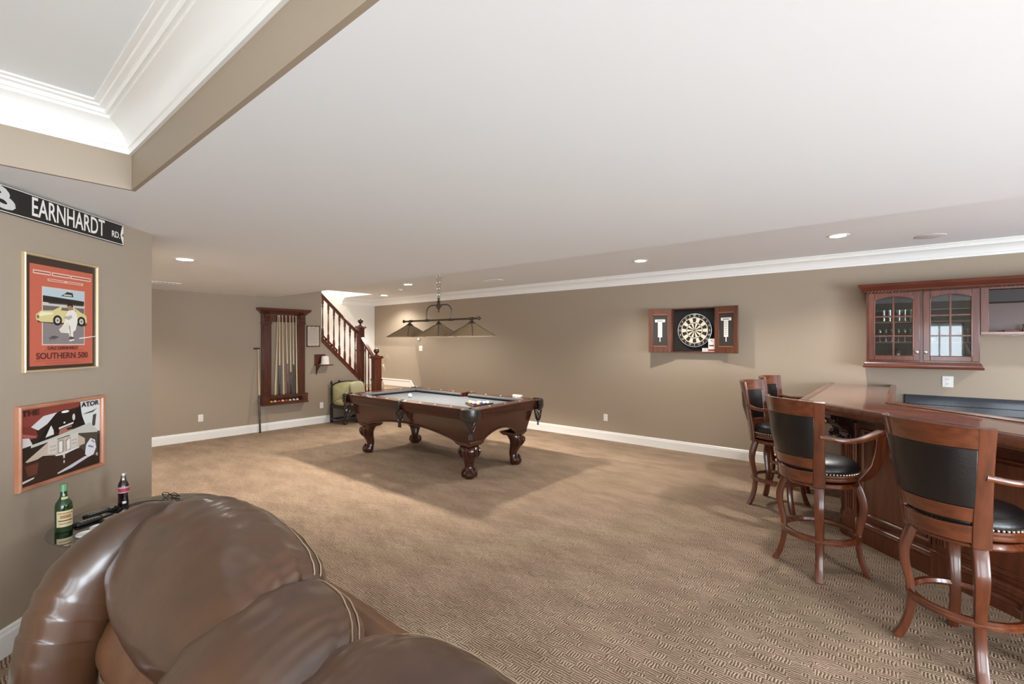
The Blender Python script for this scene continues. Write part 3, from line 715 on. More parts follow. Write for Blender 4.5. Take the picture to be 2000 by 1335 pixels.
# rules sheet
t = thing('rules_sheet', 'framed parchment sheet with lines of print right of the cue rack', 'wall sheet', (XL, 4.64, 1.735), 90)
b = B(); b.box(-.135, .14, -.018, 0, -.21, .205); b.build('backing_board', pbr('brown_board', '#4d3a2c', rough=.5), t, bevel=.004)
b = B(); n = 10; pts = [(-.115, -.185)]+[(-.115+.23*i/n, -.19+.006*sin(i*2.1)) for i in range(1, n)]+[(.118, -.185), (.115, .18)]+[(.115-.23*i/n, .185+.006*sin(i*1.7)) for i in range(1, n)]+[(-.115, .18)]
b.prism(pts, -.0225, -.0185, 'y'); b.build('parchment', pbr('parchment', '#c9bcae', rough=.7), t)
b = B()
for k in range(11): b.box(-.095, .095-.03*(k % 3 == 2), -.0232, -.0226, .085-.022*k, .09-.022*k)
b.box(-.10, .10, -.0234, -.0226, .10, .104); b.build('printed_lines', pbr('faded_print', '#a3958a', rough=.8), t, smooth=0)
lettering('heading', [('RULES', 0, .14, -.0227, .05, .9, 'CENTER')], pbr('faded_heading', '#8d7f76', rough=.8), t)
# bracket shelf with the white hat
t = thing('wall_shelf', 'small dark wooden bracket shelf on the wall below the parchment sheet', 'shelf', (XL, 4.80, 1.165), 90)
b = B(); b.box(-.13, .09, -.02, 0, 0, .21); b.build('back_board', RW, t, bevel=.003)
b = B(); b.box(-.14, .17, -.19, 0, -.012, .008); b.build('shelf_board', RW, t, bevel=.003)
b = B(); b.prism([(0, -.012), (-.15, -.012), (-.08, -.07), (-.03, -.13), (0, -.20)], -.10, -.08, 'x'); b.build('bracket', RW, t, bevel=.002)
HATM = pbr('white_hat_felt', '#f2ece4', rough=.8)
b = B(); b.lathe([(0, 0), (.075, 0), (.1, .004), (.1, .008), (.072, .012), (.068, .05), (.064, .12), (.058, .155), (.04, .168), (.012, .16), (0, .158)], 28, sy=1.15)
tag(b.build('white_hat', HATM, None, smooth=50, loc=(XL+.10, 4.84, 1.1745)), 'white felt hat sitting on the small bracket shelf', 'hat')

# ------------------------------------------------------------------ outlets and switches
def plate(name, label, cat, loc, rot, kind, w=.072, h=.115):
    t = thing(name, label, cat, loc, rot)
    B().box(-w/2, w/2, -.006, 0, -h/2, h/2).build('cover_plate', WHITE, t, bevel=.002)
    if kind == 'outlet':
        for z in (-.025, .025):
            r = B(); r.prism(ell(0, z, .017, .015, 16), -.009, -.006, 'y'); so = r.build('socket', WHITE, t)
            sl = B(); sl.box(-.008, -.005, -.0096, -.009, z-.004, z+.006).box(.005, .008, -.0096, -.009, z-.004, z+.006); sl.build('slot', BLACK, so, smooth=0)
    elif kind == 'switch':
        for x in ((-.023, .023) if w > .1 else (0,)): B().box(x-.006, x+.006, -.014, -.006, -.012, .012).build('toggle', WHITE, t, bevel=.002)
    elif kind == 'thermo':
        B().box(-w/2+.008, w/2-.008, -.022, -.006, -h/2+.008, h/2-.008).build('housing', WHITE, t, bevel=.004); B().box(-.02, .02, -.0226, -.0218, .0, .02).build('display', pbr('lcd', '#9aa296', rough=.3), t)
    return t
plate('wall_outlet', 'white outlet low on the left wall, well left of the cue rack', 'outlet', (XL, 2.714, .363), 90, 'outlet')
plate('wall_outlet', 'white outlet low on the left wall, just left of the settee', 'outlet', (XL, 4.82, .357), 90, 'outlet')
plate('wall_outlet', 'white outlet low on the long wall between pool table and bar stools', 'outlet', (-3.774, YD, .37), 0, 'outlet')
plate('wall_outlet', 'white outlet above the black counter under the wall cabinet', 'outlet', (.39, YD, 1.187), 0, 'outlet', .09, .12)
plate('light_switch', 'white two-gang light switch on the long wall below the billiard light', 'switch', (-8.508, YD, 1.474), 0, 'switch', .118, .118)
plate('thermostat', 'small white thermostat on the long wall above the light switch', 'thermostat', (-8.57, YD, 1.71), 0, 'thermo', .08, .10)
# ------------------------------------------------------------------ dartboard cabinet (local: x right, -y out of the wall)
t = thing('dartboard_cabinet', 'open cherry dartboard cabinet with chalkboard doors on the long wall', 'dartboard cabinet', (-2.32, YD-.003, 1.79))
DW = pbr('dart_cabinet_wood', '#6b3d2a', color2='#57301f', rough=.35, coat=.3, vscale=5, stretch=(6, 6, .8))
b = B(); hw, hh, D = .315, .325, .095
b.box(-hw, hw, -.012, 0, -hh, hh)
for a in ((-hw, -hw+.016, -hh, hh), (hw-.016, hw, -hh, hh), (-hw+.016, hw-.016, -hh, -hh+.016), (-hw+.016, hw-.016, hh-.016, hh)): b.box(a[0], a[1], -D, -.012, a[2], a[3])
b.build('case', DW, t, bevel=.002)
b = B(); b.box(-hw+.017, hw-.017, -.02, -.012, -hh+.017, hh-.017); b.build('backboard', pbr('black_felt', '#191614', rough=.8), t)
# dartboard
bt = thing('dartboard', 'round black and cream dartboard with a white number ring in the cabinet', 'dartboard', (-2.307, YD-.026, 1.788))
CREAM = flat('#e6d8bd', .7); INK = flat('#1a1613', .7); RED = flat('#9c3a2a', .7); GRN = flat('#3c5a3c', .7)
b = B(); b.use(INK); b.lathe([(0, 0), (.238, 0), (.24, .004), (.24, .036), (.236, .04), (0, .04)], 60, Matrix.Rotation(pi/2, 4, 'X'))
b.build('board', None, bt, smooth=30)
b = B()
def sector(r0, r1, a0, a1, y0, y1, m):
    b.use(m); n = 4
    pts = [(r0*cos(radians(a0+(a1-a0)*i/n)), r0*sin(radians(a0+(a1-a0)*i/n))) for i in range(n+1)]+[(r1*cos(radians(a1-(a1-a0)*i/n)), r1*sin(radians(a1-(a1-a0)*i/n))) for i in range(n+1)]
    b.prism(pts, y0, y1, 'y')
for k in range(20):
    a0, a1 = 81+18*k, 99+18*k; dk = k % 2 == 0
    m1 = INK if dk else CREAM; m2 = GRN if not dk else RED
    sector(.018, .105, a0, a1, -.0415, -.040, m1); sector(.105, .115, a0, a1, -.0415, -.040, INK if not dk else CREAM); sector(.115, .178, a0, a1, -.0415, -.040, m1); sector(.178, .188, a0, a1, -.0415, -.040, CREAM)
b.use(GRN); b.prism(ell(0, 0, .018, .018, 20), -.0415, -.040, 'y'); b.use(RED); b.prism(ell(0, 0, .008, .008, 12), -.0425, -.0414, 'y')
b.build('scoring_sectors', None, bt, smooth=0)
rw = B()
for r in (.019, .105, .115, .178, .188, .238): rw.tube([(r*cos(a), -.043, r*sin(a)) for a in [2*pi*i/48 for i in range(48)]], .0009 if r < .2 else .0042, 5, closed=True)
rw.build('wire_ring', pbr('wire', '#d9d6cf', rough=.3, metal=.6), bt)
nums = [20, 5, 12, 9, 14, 11, 8, 16, 7, 19, 3, 17, 2, 15, 10, 6, 13, 4, 18, 1]
lettering('numbers', [(str(nm), .212*cos(radians(90+18*i)), .212*sin(radians(90+18*i)), -.043, .04, .85, 'CENTER') for i, nm in enumerate(nums)], flat('#efebe2', .5), bt)
# doors, swung wide open
CHALK = flat('#332d28', .7)
for s in (-1, 1):
    ang = 17 if s < 0 else -12
    M = Matrix.Translation((s*(hw-.004), -D, 0)) @ Matrix.Rotation(radians(ang), 4, 'Z')
    W = .325; dr = B(); x0, x1 = (0, W) if s > 0 else (-W, 0)
    fr = .062
    for a in ((x0, x0+fr, -hh, hh), (x1-fr, x1, -hh, hh), (x0+fr, x1-fr, -hh, -hh+.09), (x0+fr, x1-fr, hh-.09, hh)): dr.box(a[0], a[1], -.022, 0, a[2], a[3], M)
    d = dr.build('door', DW, t, bevel=.003)
    mo = B(); cx = (x0+x1)/2; iw = W/2-fr
    for z in (-hh+.09, hh-.09): mo.box(cx-iw, cx+iw, -.030, -.020, z-.010, z+.010, M)
    mo.build('bead', pbr('rosy_bead', '#8a5038', rough=.3, coat=.4), d, bevel=.003)
    bd = B(); bd.box(cx-iw-.004, cx+iw+.004, -.016, -.008, -hh+.085, hh-.085, M); bd.build('chalkboard', CHALK, d, smooth=0)
    sc = B(); sc.box(cx-.072, cx+.072, -.020, -.0165, .125, .165, M); sc.box(cx-.03, cx+.03, -.020, -.0165, -.10, .13, M); sc.build('scoreboard', flat('#ece8e0'), d, smooth=0)
    ck = B(); ck.tube([M @ Vector((cx, -.018, -.10)), M @ Vector((cx, -.018, -.165))], .006, 8); ck.build('chalk', flat('#fbf8f2'), d)
    dk = B()
    for k in range(7): dk.box(cx-.012, cx+.012, -.0208, -.0201, .10-.028*k, .106-.028*k, M)
    dk.box(cx-.045, cx+.045, -.0208, -.0201, .138, .15, M)
    dk.build('score_print', flat('#6d665f'), d, smooth=0)
    hg = B()
    for z in (-.2, .2): hg.tube([(s*(hw+.002), -D-.004, z-.03), (s*(hw+.002), -D-.004, z+.03)], .006, 8)
    hg.build('hinge', BRASS, d)
# dart packets standing in the case
def packet(x, w, h, label, y=-.075):
    t2 = thing('dart_packet', label, 'box', (-2.32+x, YD+y, 1.79-hh+.0165))
    B().box(-w/2, w/2, -.010, .010, 0, h).build('carton', flat('#ece2dc'), t2, bevel=.001)
    p = B(); p.use(flat('#a3423c')); p.box(-w/2+.003, w/2-.003, -.0106, -.0101, .008, h*.2); p.use(flat('#4a3a36')); p.box(-w/2+.012, w/2-.012, -.0106, -.0101, h*.42, h*.52)
    p.use(flat('#55504c')); p.prism([(-w*.2, h*.78), (0, h*.9), (w*.3, h*.74), (0, h*.82)], -.0106, -.0101, 'y'); p.build('print', None, t2, smooth=0)
packet(.255, .088, .185, 'tall white and red dart packet in the right corner of the dart cabinet')
packet(.165, .075, .052, 'small white and red packet lying beside the tall dart packet')

# ------------------------------------------------------------------ wall cabinets over the bar sink (local = world offsets, front at y = -.326)
t = thing('wall_cabinet', 'cherry wall cabinet with two arched glass doors above the bar', 'cabinet', (.16, YD, 0))
X0, X1, Z0, Z1, F = -.467, .452, 1.40, 2.19, -.326
b = B(); b.box(X0, X0+.018, F+.024, 0, Z0, Z1); b.box(X1-.018, X1, F+.024, 0, Z0, Z1); b.box(X0+.018, X1-.018, F+.024, 0, Z0, Z0+.018); b.box(X0+.018, X1-.018, F+.024, 0, Z1-.018, Z1); b.build('case', CABWOOD, t)
b = B(); b.box(X0+.018, X1-.018, -.012, -.002, Z0+.018, Z1-.018); b.build('back_panel', ESPRESSO, t)
b = B()
for a in ((X0, X0+.03, Z0, Z1), (X1-.03, X1, Z0, Z1), (-.012, .022, Z0, Z1), (X0+.03, -.012, Z0, Z0+.03), (.022, X1-.03, Z0, Z0+.03), (X0+.03, -.012, Z1-.035, Z1), (.022, X1-.03, Z1-.035, Z1)): b.box(a[0], a[1], F+.005, F+.022, a[2], a[3])
b.build('face_frame', CABWOOD, t, bevel=.002)
for z in (1.615, 1.84):
    B().box(X0+.018, X1-.018, F+.05, -.012, z-.008, z+.008).build('shelf', pbr('shelf_board', '#6b4a3c', rough=.4), t)
b = B(); b.sweep([(X0-.01, 0), (X0-.01, F-.005), (X1+.01, F-.005), (X1+.01, 0)], [(0, 1.335), (-.018, 1.335), (-.022, 1.35), (-.012, 1.362), (-.012, 1.375), (-.004, 1.385), (0, 1.40)]); b.box(X0, X1, F, 0, 1.336, 1.399); b.build('light_rail', CABWOOD_X, t, smooth=25)
CO = lambda: [(0, 2.17), (-.012, 2.18), (-.016, 2.195), (-.045, 2.225), (-.055, 2.235), (-.06, 2.25), (-.065, 2.265), (0, 2.265)]
b = B(); b.sweep([(X0-.01, 0), (X0-.01, F-.005), (2.3, F-.005), (2.3, 0)], CO()); b.box(X0, 2.29, F, 0, 2.19, 2.262); b.build('cornice', CABWOOD_X, t, smooth=25)
# rope moulding under the cornice
b = B()
for k in range(70): x = X0+.01+k*.03; b.tube([(x, F-.018, 2.168), (x+.022, F-.018, 2.182)], .006, 5)
ro = b.build('rope_moulding', CABWOOD, t); ro['kind'] = 'stuff'
def glass_door(x0, x1, knob_x):
    z0, z1 = 1.42, 2.162; st = .056; gx0, gx1, gz0, gs, ga = x0+st, x1-st, z0+.052, 2.082, 2.118
    n = 14; arch = [(gx0+(gx1-gx0)*i/n, gs+(ga-gs)*(1-(2*i/n-1)**2)) for i in range(n+1)]
    b = B(); y0, y1 = F-.016, F+.004
    for a in ((x0, gx0, z0, z1), (gx1, x1, z0, z1), (gx0, gx1, z0, gz0)): b.box(a[0], a[1], y0, y1, a[2], a[3])
    b.prism(arch+[(gx1, z1), (gx0, z1)], y0, y1, 'y')
    d = b.build('door', CABWOOD, t, bevel=.004)
    m = B(); cx = (gx0+gx1)/2
    m.box(cx-.008, cx+.008, y0+.002, y1-.004, gz0, ga); 
    for z in (1.685, 1.90): m.box(gx0, gx1, y0+.003, y1-.005, z-.008, z+.008)
    P = [(x, y0+.002, z) for x, z in [(gx0, gz0)]+arch+[(gx1, gz0)]]
    m.tube(P, .006, 6, closed=True); m.build('muntin', CABWOOD, d, bevel=.002)
    g = B(); g.prism([(gx0, gz0), (gx1, gz0)]+arch[::-1], F-.003, F-.001, 'y'); g.build('pane', GLASS, d, smooth=0)
    k = B(); k.lathe([(0, 0), (.006, 0), (.006, .014), (.016, .022), (.018, .03), (.012, .036), (0, .038)], 16, Matrix.Translation((knob_x, y0, 1.513)) @ Matrix.Rotation(pi/2, 4, 'X')); k.build('knob', NICKEL, d)
glass_door(-.448, -.008, -.034)
glass_door(.018, .445, .036)
# contents
def glassware(kind, x, y, z, label, group):
    prof = {'pint': [(0, 0), (.026, 0), (.034, .13), (.032, .13), (.0245, .006), (0, .006)], 'stem': [(0, 0), (.03, 0), (.03, .003), (.004, .006), (.004, .055), (.026, .08), (.031, .105), (.027, .14), (.025, .14), (.029, .105), (.0, .066)], 'shot': [(0, 0), (.018, 0), (.023, .06), (.021, .06), (.016, .008), (0, .008)]}[kind]
    o = B().lathe(prof, 18).build({'pint': 'pint_glass', 'stem': 'wine_glass', 'shot': 'shot_glass'}[kind], CLEAR, None, smooth=40, loc=(.16+x, YD+y, z)); tag(o, label, 'glass', group)
CLEAR = thin_glass('clear_glassware', (.93, .95, .95), .16)
for i in range(6): glassware('pint', -.315+.052*i+(0 if i < 2 else .03), -.16-.03*(i % 2), 1.849, 'tall clear pint glass on the top shelf behind the left glass door', 'pint glasses on the top shelf')
for i in range(7): glassware('stem', -.405+.055*i, -.14-.05*(i % 2), 1.624, 'clear wine glass on the middle shelf behind the left glass door', 'wine glasses on the middle shelf')
t2 = thing('ice_bucket', 'dark covered bucket with a pale label on the bottom shelf at left', 'bucket', (-.025, YD-.15, 1.419))
B().lathe([(0, 0), (.05, 0), (.06, .09), (.058, .10), (0, .10)], 22).build('bucket', BLACK, t2); B().lathe([(0, .10), (.066, .10), (.066, .108), (.05, .118), (.012, .122), (.012, .135), (0, .137)], 22).build('lid', BLACK, t2)
B().box(-.012, .012, -.062, -.052, .01, .075).build('label', flat('#efeae0'), t2)
o = B().lathe([(0, 0), (.03, 0), (.045, .02), (.04, .045), (.02, .05), (0, .05)], 16).build('nut_bowl', pbr('amber_bowl', '#6b4a2a', rough=.3), None, loc=(.10, YD-.16, 1.419)); tag(o, 'little amber bowl beside the dark bucket behind the left door', 'bowl')
for i in range(2): glassware('shot', .085+.05*i, -.2, 1.419, 'little clear shot glass on the bottom shelf behind the right glass door', 'shot glasses behind the right door')
for i, x in enumerate((.32, .375)): glassware('stem', x, -.17, 1.624, 'clear wine glass on the middle shelf behind the right glass door', 'wine glasses behind the right door')
t2 = thing('decanter', 'clear glass decanter with a stopper on the middle shelf behind the right door', 'decanter', (.16+.10, YD-.17, 1.624))
B().lathe([(0, 0), (.035, 0), (.042, .03), (.03, .06), (.012, .08), (.012, .11), (.016, .114), (0, .114)], 18).build('body', CLEAR, t2, smooth=50); B().lathe([(0, .114), (.008, .114), (.016, .13), (.012, .15), (0, .158)], 12).build('stopper', CLEAR, t2, smooth=50)
o = B().lathe([(0, 0), (.05, .0), (.09, .012), (.092, .016), (.05, .005), (0, .004)], 28, Matrix.Rotation(radians(72), 4, 'Y'), sy=.9).build('white_plate', flat('#f3f1ee', .2), None, smooth=50, loc=(.16+.375, YD-.17, 1.508)); tag(o, 'white plate standing on edge behind the right glass door', 'plate')
# open shelf unit to the right
t = thing('open_shelf_unit', 'open cherry wall shelf with a scalloped lower edge right of the glass doors', 'shelf', (1.55, YD, 0))
xa, xb = -.935, .85
b = B(); b.box(xa, xa+.06, F+.005, 0, 1.70, 2.19); b.box(xb-.06, xb, F+.005, 0, 1.70, 2.19); b.box(xa+.06, xb-.06, F+.005, 0, 2.145, 2.19); b.build('case', CABWOOD, t, bevel=.003)
b = B(); b.box(xa+.06, xb-.06, -.02, 0, 1.71, 2.145); b.build('back_panel', pbr('dusky_panel', '#5d463f', rough=.4, coat=.2), t)
b = B(); b.box(xa, xb, F, 0, 1.695, 1.722); b.build('shelf_board', pbr('pale_shelf_edge', '#8a6d60', rough=.3, coat=.4), t, bevel=.003)
b = B(); b.box(xa+.06, xb-.06, F+.02, -.02, 2.02, 2.14); b.build('rail_panel', ESPRESSO, t)
b = B(); pts = [(xb, 1.697), (xa, 1.697)]; ns = 15
for k in range(ns):
    for j in range(7): a = pi*j/6; pts.append((xa+(xb-xa)*(k+.5-.5*cos(a))/ns, 1.672+.016*sin(a)))
b.prism(pts, F+.003, F+.02, 'y'); b.build('valance', CABWOOD, t)
o = B().lathe([(0, 0), (.028, 0), (.03, .01), (.022, .06), (.026, .075), (.024, .075), (.02, .06), (0, .01)], 16).build('silver_cup', NICKEL, None, loc=(.945, YD-.2, 1.7225)); tag(o, 'small shiny cup on the open shelf at the right edge', 'cup')
o = B().box(-.05, .05, -.05, .05, 0, .018).build('coaster_stack', flat('#6d3a35'), None, bevel=.004, loc=(.84, YD-.2, 1.7225)); tag(o, 'low dark red coaster stack on the open shelf', 'coasters')
# back counter
t = thing('back_counter', 'black granite counter with backsplash under the wall cabinets', 'counter', (1.0, YD-.003, 0))
B().box(-.97, 3.0, -.66, 0, .885, .925).build('countertop', GRANITE, t, bevel=.006)
B().box(-.97, 3.0, -.025, 0, .925, 1.028).build('backsplash', GRANITE, t, bevel=.003)
b = B(); b.box(-.93, 3.0, -.61, 0, .0, .885); cb = b.build('base_cabinet', CABWOOD, t)
for k in range(6):
    x = -.9+k*.62; b = B(); b.box(x, x+.57, -.632, -.612, .12, .70); b.box(x+.06, x+.51, -.64, -.63, .18, .64); d = b.build('door', CABWOOD, t, bevel=.004)
# ------------------------------------------------------------------ bar: a leg from the long wall, then a leg turned towards the camera's right
BARZ = 1.115
A1 = Vector((-.70, YD-.002)); K0 = Vector((-.70, 4.735)); dB = Vector((.731, -.682)); nB = Vector((.682, .731))     # nB points to the inner side
LB = 3.2
def off_corner(o):
    """outer edge of the top moved inwards by o: the turning point of the offset line"""
    p = K0+nB*o; x = K0.x+o; s = (x-p.x)/dB.x; return Vector((x, (p+dB*s).y))
def bar_line(o): 
    k = off_corner(o); e = K0+nB*o+dB*LB; return [Vector((K0.x+o, A1.y)), k, e]
t = thing('bar', 'cherry wood bar with a raised top and panelled front, turning at an angle', 'bar', (-.35, 5.5, 0))
O = Vector((-.35, 5.5))
def rel(P): return [p-O for p in P]
def strip(b, o0, o1, z0, z1):
    a = rel(bar_line(o0)); c = rel(bar_line(o1)); V = []
    R = []
    for i in range(3): R.append([Vector((a[i].x, a[i].y, z0)), Vector((c[i].x, c[i].y, z0)), Vector((c[i].x, c[i].y, z1)), Vector((a[i].x, a[i].y, z1))])
    b.rings(R)
TOPW = .655
BARTOP = pbr('bar_top_wood', '#7d3f28', color2='#6a3320', rough=.13, coat=.8, coat_rough=.04, vscale=3, stretch=(3, 3, 3))
b = B(); strip(b, .05, TOPW-.05, BARZ-.05, BARZ-.004); bt = b.build('bar_top', BARTOP, t, bevel=.002)
b = B(); b.sweep(rel(bar_line(0)), [(0, BARZ-.055), (.02, BARZ-.075), (.08, BARZ-.075), (.08, BARZ-.01), (.06, BARZ+.004), (.035, BARZ+.010), (.012, BARZ+.004), (0, BARZ-.012), (-.004, BARZ-.03)]); b.build('outer_rail_moulding', CHERRY_X, t, smooth=30)
b = B(); b.sweep(rel(bar_line(TOPW)), [(0, BARZ-.055), (-.06, BARZ-.055), (-.06, BARZ), (-.045, BARZ+.012), (-.015, BARZ+.012), (0, BARZ)]); b.build('inner_rail_moulding', CHERRY_X, t, smooth=30)
PO = .325                                      # set-back of the panelled front
b = B(); strip(b, PO, PO+.10, 0, BARZ-.05); b.build('knee_wall', CHERRY, t)
b = B(); strip(b, PO-.02, PO+.01, 0, .125); b.sweep(rel(bar_line(PO)), [(-.018, .125), (-.026, .13), (-.026, .142), (-.02, .15), (-.02, .16), (-.012, .168), (-.012, .18), (0, .19), (.01, .19), (.01, .125)][::-1]); b.build('base_moulding', CHERRY, t, smooth=30)
b = B(); b.sweep(rel(bar_line(PO)), [(-.03, BARZ-.08), (-.02, BARZ-.12), (-.012, BARZ-.13), (-.012, BARZ-.15), (.005, BARZ-.16), (.005, BARZ-.08)]); b.build('frieze_moulding', CHERRY, t, smooth=30)
# raised panels with moulded frames on the front
def panel(p0, d, n, w, z0, z1):
    """p0 left bottom (xy), d along, n outwards"""
    M = Matrix(((d.x, -n.x, 0, p0.x-O.x), (d.y, -n.y, 0, p0.y-O.y), (0, 0, 1, 0), (0, 0, 0, 1)))
    pb = B(); pb.box(.05, w-.05, -.012, .01, z0+.05, z1-.05, M); pp = pb.build('raised_panel', CHERRY, t, bevel=.008)
    f = B(); P = [(.02, z0+.02), (w-.02, z0+.02), (w-.02, z1-.02), (.02, z1-.02)]
    M3 = M @ Matrix(((1, 0, 0, 0), (0, 0, -1, 0), (0, 1, 0, 0), (0, 0, 0, 1)))
    f.sweep(P, [(0, 0), (0, .012), (.008, .018), (.016, .016), (.022, .008), (.030, .004), (.030, 0)], closed=True, M=M3); f.build('panel_frame', CHERRY, pp, smooth=30)
kp = off_corner(PO)
for k in range(3):
    y0 = YD-.10-k*.70; panel(Vector((kp.x, y0)), Vector((0, -1)), Vector((-1, 0)), .60, .20, .94)
for k in range(4):
    panel(kp+dB*(.16+k*.70), dB, -nB, .60, .20, .94)
# fluted pilasters
def pilaster(p, d, n):
    M = Matrix(((d.x, -n.x, 0, p.x-O.x), (d.y, -n.y, 0, p.y-O.y), (0, 0, 1, 0), (0, 0, 0, 1)))
    pb = B(); pb.box(-.055, .055, -.022, .01, .0, .96, M); pb.box(-.062, .062, -.03, .01, 0, .19, M); pb.box(-.062, .062, -.03, .01, .90, .96, M)
    pl = pb.build('pilaster', CHERRY, t, bevel=.003)
    fl = B()
    for x in (-.03, -.01, .01, .03): fl.tube([M @ Vector((x, -.022, .24)), M @ Vector((x, -.022, .86))], .007, 6)
    fl.build('flute', CHERRY, pl)
    c = B(); prof = [(-.0, .955), (-.22, .955), (-.225, .93), (-.20, .91), (-.17, .90), (-.15, .87), (-.12, .85), (-.075, .83), (-.06, .80), (-.07, .77), (-.055, .745), (-.02, .735), (0, .74)]
    c.prism([(y-.02, z+.07) for y, z in prof], -.045, .045, 'x', M); 
    for x in (-.046, .046):
        for yy, zz, rr in ((-.19, .985, .028), (-.075, .845, .03)):
            c.tube([M @ Vector((x+.006*cos(0), yy-.02+rr*q*cos(7*q), zz+rr*q*sin(7*q))) for q in [i/14 for i in range(2, 15)]], .007, 5)
    for a in (-.03, 0, .03): c.sphere((a, -.098, .822), .018, 10, M=M)
    c.build('corbel', pbr('dark_corbel', '#2a120b', rough=.25, coat=.5), pl, bevel=.003)
pilaster(Vector((kp.x, kp.y+.09)), Vector((0, -1)), Vector((-1, 0)))
pilaster(kp+dB*.085, dB, -nB)
for k in range(1, 4): pilaster(kp+dB*(.11+k*.70), dB, -nB)
for k in (1, 2): pilaster(Vector((kp.x, YD-.05-k*.70)), Vector((0, -1)), Vector((-1, 0)))

# ------------------------------------------------------------------ bar stools (local: facing +y)
def make_stool(label):
    t = thing('bar_stool', label, 'bar stool', (0, 0, 0), 0, 'swivel bar stools round the bar')
    # legs: flattened cabriole boards on the diagonals
    for a in (45, 135, 225, 315):
        ar = radians(a); P = smooth_path([(r*cos(ar), r*sin(ar), z) for r, z in ((.205, .645), (.226, .60), (.252, .50), (.250, .42), (.232, .33), (.222, .24), (.230, .15), (.255, .06), (.285, 0.0))], 4)
        w = lerp_list([.030, .031, .031, .028, .025, .024, .024, .025, .024], 4)
        b = B(); b.tube(P, w, 12, flat=(1.0, .78), up=(-sin(ar), cos(ar), 0), power=5)
        b.build('leg', CHERRY, t, smooth=40)
    b = B(); b.lathe([(0, .615), (.20, .615), (.225, .622), (.232, .632), (.226, .645), (.218, .655), (.1, .662), (0, .662)], 40); b.build('swivel_base', CHERRY_X, t, smooth=30)
    b = B(); b.lathe([(0, .668), (.225, .668), (.243, .676), (.246, .686), (.238, .696), (.243, .706), (.236, .716), (0, .72)], 40); b.build('seat_ring', CHERRY_X, t, smooth=30)
    b = B(); b.lathe([(0, .71), (.226, .712), (.236, .725), (.238, .745), (.228, .768), (.20, .787), (.15, .80), (.08, .806), (0, .808)], 40); st = b.build('seat', BLACKLEATHER, t, smooth=180)
    b = B()
    for k in range(72):
        a = 2*pi*k/72; b.sphere((.2375*cos(a), .2375*sin(a), .7235), .0068, 8)
    nb = b.build('nailhead_trim', BRASS, st); nb['kind'] = 'stuff'
    b = B(); b.lathe([(.222, .248), (.236, .244), (.246, .25), (.246, .262), (.240, .268), (.240, .278), (.232, .284), (.212, .282), (.206, .264), (.212, .25)], 40, loop=True); b.build('footrest_ring', CHERRY_X, t, smooth=30)
    # back: posts and curved rails on an arc behind the seat
    def rad(z): return .246+(.335-.246)*max(0, (z-.66)/(1.22-.66))**1.25
    for a in (225, 315):
        ar = radians(a); P = [(rad(z)*cos(ar), rad(z)*sin(ar), z) for z in (.635, .70, .78, .86, .94, 1.02, 1.10, 1.17, 1.218)]
        b = B(); b.tube(P, [.036, .037, .036, .034, .033, .032, .032, .033, .034], 12, flat=(1.0, .48), up=(-sin(ar), cos(ar), 0), power=6); b.build('back_post', CHERRY, t, smooth=40)
    def railb(name, z0, z1, th, mat, a0=229, a1=311, bulge=0, crown=0):
        R = []; n = 22
        for i in range(n+1):
            u = -1+2*i/n; a = radians(a0+(a1-a0)*i/n); top = z1+crown*(1-u*u); e = bulge*(1-u**4)
            pr = [(rad(z0)-th/2, z0), (rad(z0)+th/2, z0), (rad((z0+top)/2)+th/2+e, (z0+top)/2), (rad(top)+th/2, top), (rad(top)-th/2, top), (rad((z0+top)/2)-th/2-e, (z0+top)/2)]
            R.append([Vector((r*cos(a), r*sin(a), z)) for r, z in pr])
        o = B().rings(R).build(name, mat, t, smooth=40, bevel=.004); return o
    railb('top_rail', 1.115, 1.215, .030, CHERRY_X, 223.5, 316.5, crown=.010)
    railb('lower_rail', .755, .825, .026, CHERRY_X); railb('lower_rail', .652, .738, .026, CHERRY_X, crown=-.008)
    pad = railb('back_pad', .828, 1.114, .030, BLACKLEATHER, 230, 310, bulge=.018)
    # nailheads down the sides of the inner face of the pad
    b = B()
    for a in (232, 308):
        for k in range(14):
            z = .845+k*.0195; r = rad(z)-.026; ar = radians(a); b.sphere((r*cos(ar), r*sin(ar), z), .006, 6)
    nb = b.build('nailhead_trim', BRASS, pad); nb['kind'] = 'stuff'
    for s in (-1, 1):
        b = B(); P = smooth_path([(s*.205, -.205, .985), (s*.262, -.10, .965), (s*.282, .02, .965), (s*.272, .14, .985), (s*.245, .24, 1.0), (s*.228, .275, 1.0)], 5)
        b.tube(P, lerp_list([.022, .021, .022, .026, .028, .022], 5), 12, flat=(.72, 1.1), up=(0, 0, 1), power=4); b.build('arm', CHERRY_X, t, smooth=40)
        b = B(); pts = [(.27, .985), (.272, .93), (.268, .86), (.25, .79), (.20, .72), (.13, .685), (.06, .675), (.06, .70), (.10, .735), (.145, .79), (.165, .86), (.172, .93), (.17, .985)]
        R = []
        n = len(pts)
        v0 = [];
        for side in (-.014, .014):
            v0.append([Vector((s*(.242+side+.035*max(0, 1-abs(y-.12)/.2)*max(0, (z-.70)/.28)), y, z)) for y, z in pts])
        V = [[b.bm.verts.new(p) for p in r] for r in v0]
        b.face(V[0][::-1]); b.face(V[1])
        for i in range(n): b.face([V[0][i], V[0][(i+1) % n], V[1][(i+1) % n], V[1][i]])
        b.build('arm_support', CHERRY, t, smooth=50, bevel=.005)
    return t
s0 = make_stool('nearest bar stool, its back square to the camera at the right edge')
s0.location = (.262, 3.40, .002); s0.rotation_euler = (0, 0, radians(-37.5))
dup(s0, (-.452, 4.025, .002), -39.5, 'second nearest bar stool, standing clear in front of the bar corner')
dup(s0, (-.945, 5.30, .002), -100, 'bar stool seen side-on at the left end of the row, near the long wall')
